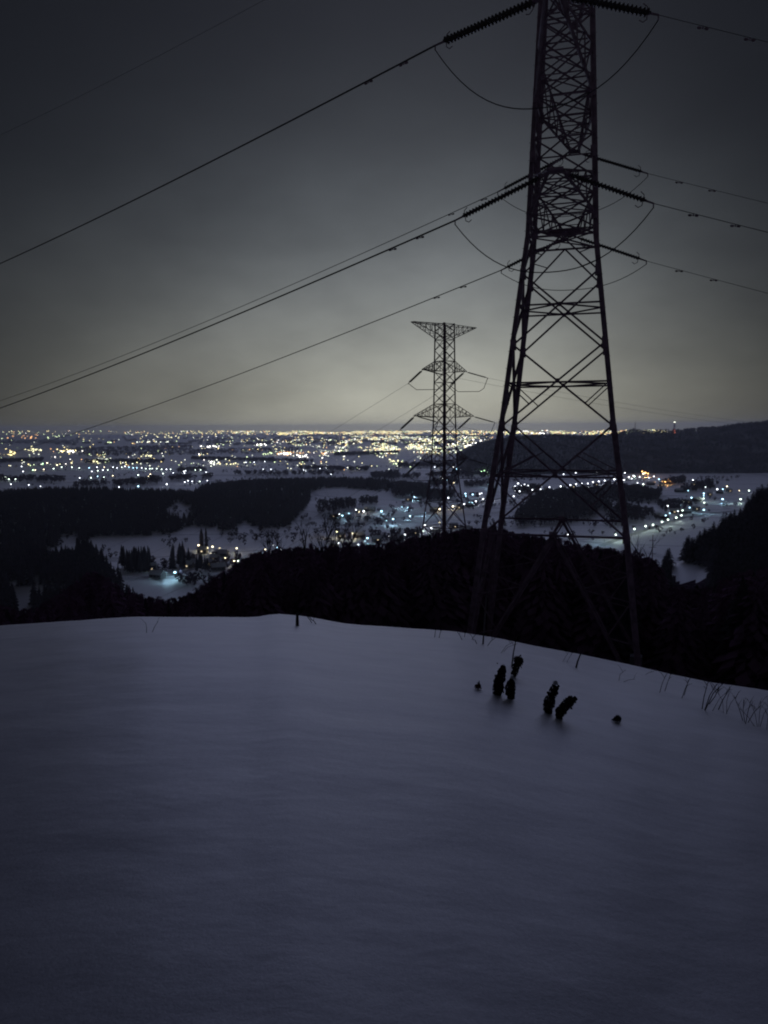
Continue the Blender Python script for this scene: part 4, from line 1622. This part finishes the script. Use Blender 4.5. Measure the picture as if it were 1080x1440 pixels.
LIT = emis('lit_window', (1.0, 0.8, 0.5), 1.2)
HM = [house_meshes(11, 8, 5.5, True), house_meshes(14, 9, 4.5, False), house_meshes(9, 7, 6.0, True), house_meshes(18, 10, 5.0, False)]
for lb, g, pts in (('snow-roofed farmhouse round the floodlit yard on the lower left', 'farmhouses by the floodlit yard',
                    [(214, 808), (222, 818), (264, 800), (268, 797), (302, 790), (312, 782), (285, 778), (262, 787), (296, 797), (307, 802)]),
                   ('snow-roofed house of the hamlet in the middle of the valley', 'houses of the middle hamlet',
                    [(480, 757), (505, 756), (530, 762), (558, 760), (585, 752), (612, 748), (638, 743), (655, 748), (470, 770), (495, 772)]),
                   ('snow-roofed house along the lane left of the far pylon', 'houses along the lane',
                    [(488, 730), (505, 726), (520, 724), (470, 732), (588, 705), (575, 706), (612, 722), (645, 718), (660, 714)]),
                   ('snow-roofed house of the village right of the near pylon', 'houses of the right village',
                    [(925, 728), (933, 729), (948, 722), (963, 722), (978, 718), (948, 713), (968, 708), (980, 705), (998, 697), (1012, 694), (1025, 692), (955, 692), (975, 683), (985, 684), (1000, 680), (915, 682), (930, 684), (895, 684)]),
                   ('snow-roofed house behind the long row of lamps', 'houses behind the long lamp row',
                    [(735, 690), (750, 692), (768, 690), (792, 687), (806, 686), (822, 687), (838, 683), (855, 680)])):
    for k, (px, py) in enumerate(pts):
        x, y = P(px, py)
        me = HM[(k * 3 + len(pts)) % 4]
        e = empty('house', (x, y, float(z_plain(x, y)) - 0.2), rnd.uniform(-0.5, 0.5))
        tag(e, lb, 'house', g)
        link('wall', me[0], e)
        link('roof', me[1], e)
        for w in me[2]:
            link('window', w, e)

# the lit roads
def road(name, pts, w):
    W = [Vector((*P(*p), 0)) for p in pts]
    V, Fs = [], []
    n = 60
    sm = []
    for i in range(n + 1):
        f = i / n * (len(W) - 1)
        q = min(int(f), len(W) - 2)
        sm.append(W[q].lerp(W[q + 1], f - q))
    for i, p in enumerate(sm):
        d = (sm[min(i + 1, n)] - sm[max(0, i - 1)]).normalized()
        s = Vector((-d.y, d.x, 0)) * w / 2
        for q in (p - s, p + s):
            V.append((q.x, q.y, float(z_plain(q.x, q.y)) + 0.25))
    for i in range(n):
        Fs.append((2 * i, 2 * i + 1, 2 * i + 3, 2 * i + 2))
    mb = MB()
    mb.add(V, Fs)
    tag(mb.build(name, M['asphalt']), kind='structure')


road('road', [(845, 768), (870, 758), (895, 750), (920, 742), (942, 735), (962, 728), (1000, 722), (1040, 718)], 9)
road('road', [(640, 720), (690, 705), (740, 692), (800, 687), (865, 678), (900, 674)], 10)
road('road', [(440, 745), (520, 735), (580, 728), (640, 716), (690, 704)], 7)
road('road', [(200, 820), (245, 812), (300, 790), (350, 785), (420, 775)], 6)

# ------------------------------------------------------------------ the city
CE = [emis('city_' + n, c, s) for n, c, s in (('warm', (1.0, 0.82, 0.36), 4.0), ('white', (0.94, 1.0, 0.80), 2.8), ('cream', (1.0, 0.94, 0.52), 3.0), ('orange', (1.0, 0.52, 0.2), 3.0),
                                               ('green', (0.80, 1.0, 0.52), 3.2), ('dim', (0.8, 0.8, 0.7), 0.5), ('hot', (1.0, 0.97, 0.88), 6.0))]
city = MB()


def city_light(px, py, size, mi):
    x, y = P(px, py, 8)
    a = size * y / F
    city.box((x, y, PLAIN + 8), (a * 1.2, a, a), mi)


def pickc(warm):
    r = rnd.random()
    if r < 0.06:
        return 6
    if r < 0.10 + 0.30 * warm:
        return 0
    if r < 0.12 + 0.42 * warm:
        return 3
    if r < 0.50:
        return 1
    if r < 0.64:
        return 2
    if r < 0.78:
        return 4
    return 5


def band(n, x0, x1, y0, y1, size, warm, xf=None, pw=1.0):
    k = 0
    while k < n:
        px = rnd.uniform(x0, x1)
        py = y0 + (y1 - y0) * rnd.random() ** pw
        if xf and rnd.random() > xf(px, py):
            continue
        # streets bunch the lights together
        if vnoise(px * 0.06, py * 0.45, 5) < 0.40 + rnd.uniform(-.12, .12):
            continue
        city_light(px, py, rnd.uniform(*size), pickc(warm))
        k += 1


bell = lambda c, s, lo=0.0: (lambda px, py: lo + (1 - lo) * math.exp(-((px - c) / s) ** 2))
band(900, 150, 1000, 606, 609.5, (0.5, 1.0), 1.0, bell(600, 250, 0.02))
band(1150, 0, 1000, 605.8, 611, (0.45, 0.95), 1.0, bell(560, 230, 0.10))
band(420, 0, 700, 610, 622, (0.4, 0.85), 0.45, bell(540, 170, 0.12))
band(1500, 400, 705, 613, 638, (0.5, 1.05), 0.25, bell(575, 85, 0.03))
band(240, 250, 560, 618, 636, (0.45, 1.0), 0.3, bell(440, 90, 0.10))
band(80, 0, 300, 616, 640, (0.4, 1.0), 0.4)
band(90, 60, 460, 638, 656, (0.5, 1.1), 0.2)
band(40, 0, 230, 640, 656, (0.5, 1.2), 0.3)
band(60, 400, 640, 640, 662, (0.6, 1.2), 0.2)
band(80, 880, 945, 604.5, 609, (0.7, 1.5), 0.8)
band(110, 660, 870, 605, 611, (0.7, 1.5), 1.0)
# brighter places: the orange works, the station glow, shopping streets
for cx, cy, n, sx, sy, mi in ((405, 637, 26, 8, 1.6, 3), (403, 638, 14, 8, 1.5, 6), (375, 638, 6, 4, .8, 4), (455, 637, 6, 2, .8, 3), (366, 625, 10, 4, 1.2, 6), (427, 641, 10, 4, 2.0, 6), (93, 634, 12, 8, 1.2, 0), (102, 634, 8, 5, 1, 6),
                                (15, 637, 12, 6, 2.5, 0), (50, 633, 16, 9, 3, 2), (298, 628, 12, 6, .8, 6), (560, 648, 12, 6, 1.6, 2), (557, 652, 4, 3, .6, 4), (537, 642, 4, 3, 1, 1), (130, 648, 14, 7, 2.0, 2), (143, 646, 8, 4, .8, 1),
                                (210, 641, 10, 7, 3, 2), (650, 624, 20, 12, 4, 6), (450, 609, 26, 12, 1.2, 0), (395, 610, 20, 10, 1.2, 0), (240, 614, 14, 16, 2, 2), (215, 621, 12, 12, 1.0, 1), (40, 614, 14, 12, 2.0, 3), (80, 614, 10, 8, 2, 4),
                                (915, 607, 14, 14, .8, 4), (900, 607, 8, 6, .8, 6), (735, 607, 14, 6, 1, 6), (760, 609, 14, 10, 1, 6), (870, 606, 6, 4, .8, 3), (155, 622, 3, 2, .5, 4), (300, 651, 10, 5, 3, 1), (320, 652, 8, 8, 1, 2), (296, 650, 6, 5, 2, 6)):
    for _ in range(n):
        city_light(cx + rnd.gauss(0, sx), cy + rnd.gauss(0, sy) * 0.7, rnd.uniform(0.7, 1.4), mi)
o = city.build('city_lights', CE)
tag(o, 'carpet of warm and white city lights spread along the horizon', 'city lights', None, 'stuff')

# dark bulk of far city blocks between the lights
blk = MB()
for _ in range(700):
    px = rnd.gauss(520, 260)
    x, y = P(px, rnd.uniform(607, 626))
    blk.box((x, y, PLAIN + 6), (rnd.uniform(20, 60), rnd.uniform(15, 40), rnd.uniform(10, 26)), 0, rnd.uniform(0, 1))
tag(blk.build('city_buildings', M['wall']), 'dim low mass of city buildings on the horizon under the lights', 'city', None, 'stuff')

# red lit chimney beyond the hill, and a mast on the hill
x, y = P(948, 613)
cb = empty('chimney', (x, y, PLAIN))
tag(cb, 'tall red lit tower rising over the hill on the right horizon', 'chimney')
hgt = (ut(948, 594)[1] * y) - PLAIN
p = MB()
for k in range(9):
    p.tube([(0, 0, hgt * k / 9), (0, 0, hgt * (k + 1) / 9)], [17 - k * 0.7, 16.3 - k * 0.7], 12, k % 2)
p.build('shaft', [M['red'], M['white']], cb)
RB = emis('red_glow', (1.0, 0.22, 0.10), 2.2)  # red light on the shaft, put in as glowing bands
for zf_, k in ((1.0, None), (0.52, None)):
    q = MB()
    q.tube([(0, 0, hgt * zf_ - 6), (0, 0, hgt * zf_ - 3), (0, 0, hgt * zf_ + 7), (0, 0, hgt * zf_ + 10)], [8, 13, 13, 8], 10)
    q.build('beacon', CE[1], cb)
q = MB()
for zz in (0.16, 0.28, 0.4):
    q.tube([(0, 0, hgt * zz - 9), (0, 0, hgt * zz + 9)], 18, 10)
q.build('red_lit_band', RB, cb)

u, t = ut(893, 606)
yy = 2950.0
zz = float(z_far_hill(u * yy, yy))
ms = empty('radio_mast', (u * yy, yy, zz))
tag(ms, 'thin dark radio mast on the hilltop right of the near pylon', 'mast')
hm = ut(893, 594)[1] * yy - zz
p = MB()
p.tube([(0, 0, -1), (0, 0, hm)], [1.4, 0.7], 6)
p.build('pole', M['steel'], ms)
p = MB()
for f in (0.55, 0.75, 0.9):
    p.tube([(-2.2, 0, hm * f), (2.2, 0, hm * f)], 0.5, 5)
p.build('antenna', M['steel'], ms)
# small lattice mast seen below the lit road, right of the near pylon
u, t = ut(917, 790)
yy = 560.0
z0 = PLAIN
zt = ut(917, 752)[1] * yy
e = empty('power_pole', (u * yy, yy, z0))
tag(e, 'small distant power pole with crossbars right of the near pylon', 'pole')
p = MB()
p.tube([(0, 0, 0), (0, 0, zt - z0)], [0.5, 0.25], 6)
p.build('pole', M['steel'], e)
p = MB()
for f in (0.94, 0.87, 0.80):
    p.tube([(-2.6, 0, (zt - z0) * f), (2.6, 0, (zt - z0) * f)], 0.18, 5)
p.build('crossbar', M['steel'], e)

# ------------------------------------------------------------------ haze
hz = MB()
hz.box((0, 9200, -54), (44000, 19000, 200))
hm_ = bpy.data.materials.new('haze')
hm_.use_nodes = True
hm_.node_tree.nodes.clear()
ho = hm_.node_tree.nodes.new('ShaderNodeOutputMaterial')
hv = hm_.node_tree.nodes.new('ShaderNodeVolumePrincipled')
hv.inputs['Color'].default_value = (0.85, 0.88, 0.95, 1)
hv.inputs['Density'].default_value = 5.5e-5
hv.inputs['Anisotropy'].default_value = 0.55
hm_.node_tree.links.new(hv.outputs[0], ho.inputs['Volume'])
tag(hz.build('haze', hm_), kind='stuff')

# ------------------------------------------------------------------ sky and light
w = bpy.data.worlds.new('World')
S.world = w
w.use_nodes = True
nt = w.node_tree
nt.nodes.clear()
N = nt.nodes.new
out = N('ShaderNodeOutputWorld')
bg = N('ShaderNodeBackground')
tc = N('ShaderNodeTexCoord')
sep = N('ShaderNodeSeparateXYZ')
nt.links.new(tc.outputs['Generated'], sep.inputs[0])


def math_(op, a, b=None, c=None):
    n = N('ShaderNodeMath')
    n.operation = op
    for i, x in enumerate((a, b, c)):
        if x is None:
            continue
        if isinstance(x, (int, float)):
            n.inputs[i].default_value = x
        else:
            nt.links.new(x, n.inputs[i])
    return n.outputs[0]


zc = math_('MAXIMUM', sep.outputs['Z'], 0.0)
elev = math_('ARCSINE', zc)
az = math_('ARCTAN2', sep.outputs['X'], sep.outputs['Y'])
e1 = math_('DIVIDE', elev, R(11.5))
g_el = math_('EXPONENT', math_('MULTIPLY', math_('POWER', e1, 1.75), -1.0))
dd = math_('SUBTRACT', az, R(4.5))
da = math_('ADD', math_('DIVIDE', math_('MINIMUM', dd, 0.0), R(21.5)), math_('DIVIDE', math_('MAXIMUM', dd, 0.0), R(15.5)))
g_az = math_('EXPONENT', math_('MULTIPLY', math_('MULTIPLY', da, da), -1.0))
nz = N('ShaderNodeTexNoise')
nz.inputs['Scale'].default_value = 5.0
nz.inputs['Detail'].default_value = 5
nz.inputs['Roughness'].default_value = 0.55
mp = N('ShaderNodeMapping')
mp.inputs['Scale'].default_value = (1, 1, 2.2)
nt.links.new(tc.outputs['Generated'], mp.inputs['Vector'])
nt.links.new(mp.outputs['Vector'], nz.inputs['Vector'])
cloud = math_('MULTIPLY_ADD', nz.outputs['Fac'], 0.95, 0.525)
gl = math_('MULTIPLY', math_('MULTIPLY', g_el, math_('MULTIPLY_ADD', g_az, 0.36, 0.008)), cloud)
mixc = N('ShaderNodeMixRGB')
mixc.inputs[1].default_value = (0.84, 0.97, 1.09, 1)
mixc.inputs[2].default_value = (1.0, 1.0, 0.835, 1)
nt.links.new(g_el, mixc.inputs[0])
gv = N('ShaderNodeMixRGB')
gv.blend_type = 'MULTIPLY'
gv.inputs[0].default_value = 1.0
nt.links.new(mixc.outputs[0], gv.inputs[1])
nt.links.new(gl, gv.inputs[2])
sky = N('ShaderNodeTexSky')
sky.sky_type = 'NISHITA'
sky.sun_disc = False
sky.sun_elevation = R(13)
sky.sun_rotation = R(4)
sc = N('ShaderNodeMixRGB')
sc.blend_type = 'MULTIPLY'
sc.inputs[0].default_value = 1.0
nt.links.new(sky.outputs[0], sc.inputs[1])
SKYK = 0.0005
sc.inputs[2].default_value = (SKYK * 0.8, SKYK, SKYK * 1.25, 1)
ad = N('ShaderNodeMixRGB')
ad.blend_type = 'ADD'
ad.inputs[0].default_value = 1.0
nt.links.new(gv.outputs[0], ad.inputs[1])
nt.links.new(sc.outputs[0], ad.inputs[2])
# dim base tone of the sky, and fill glow added overhead and behind the camera
bk = math_('ADD', math_('MULTIPLY', math_('MAXIMUM', math_('SUBTRACT', 0.25, sep.outputs['Y']), 0.0), 0.012), math_('MULTIPLY_ADD', g_az, 0.013, 0.008))
bkc = N('ShaderNodeMixRGB')
bkc.blend_type = 'MULTIPLY'
bkc.inputs[0].default_value = 1.0
bkc.inputs[1].default_value = (0.85, 0.90, 1.22, 1)
nt.links.new(bk, bkc.inputs[2])
ad2 = N('ShaderNodeMixRGB')
ad2.blend_type = 'ADD'
ad2.inputs[0].default_value = 1.0
nt.links.new(ad.outputs[0], ad2.inputs[1])
nt.links.new(bkc.outputs[0], ad2.inputs[2])
nt.links.new(ad2.outputs[0], bg.inputs['Color'])
bg.inputs['Strength'].default_value = 1.0
nt.links.new(bg.outputs[0], out.inputs[0])

sl = bpy.data.lights.new('city_glow', 'SUN')  # soft low light added to stand for the city glow ahead
sl.energy = 0.40
sl.angle = R(48)
sl.color = (0.51, 0.575, 1.0)
so = bpy.data.objects.new('city_glow', sl)
COL.objects.link(so)
so.rotation_euler = (R(90 - 13), 0, R(180 - 4))
so.location = (0, 60, 60)

S.view_settings.view_transform = 'Standard'
S.view_settings.look = 'None'
S.view_settings.exposure = 0
S.view_settings.gamma = 1
S.view_settings.use_curve_mapping = False
S.render.engine = 'CYCLES'
cy = S.cycles
cy.use_adaptive_sampling = False
cy.use_denoising = True
cy.denoiser = 'OPENIMAGEDENOISE'
cy.max_bounces = 4
cy.diffuse_bounces = 2
cy.glossy_bounces = 2
cy.transmission_bounces = 1
cy.sample_clamp_indirect = 0.5
cy.pixel_filter_type = 'BLACKMAN_HARRIS'
cy.filter_width = 2.0
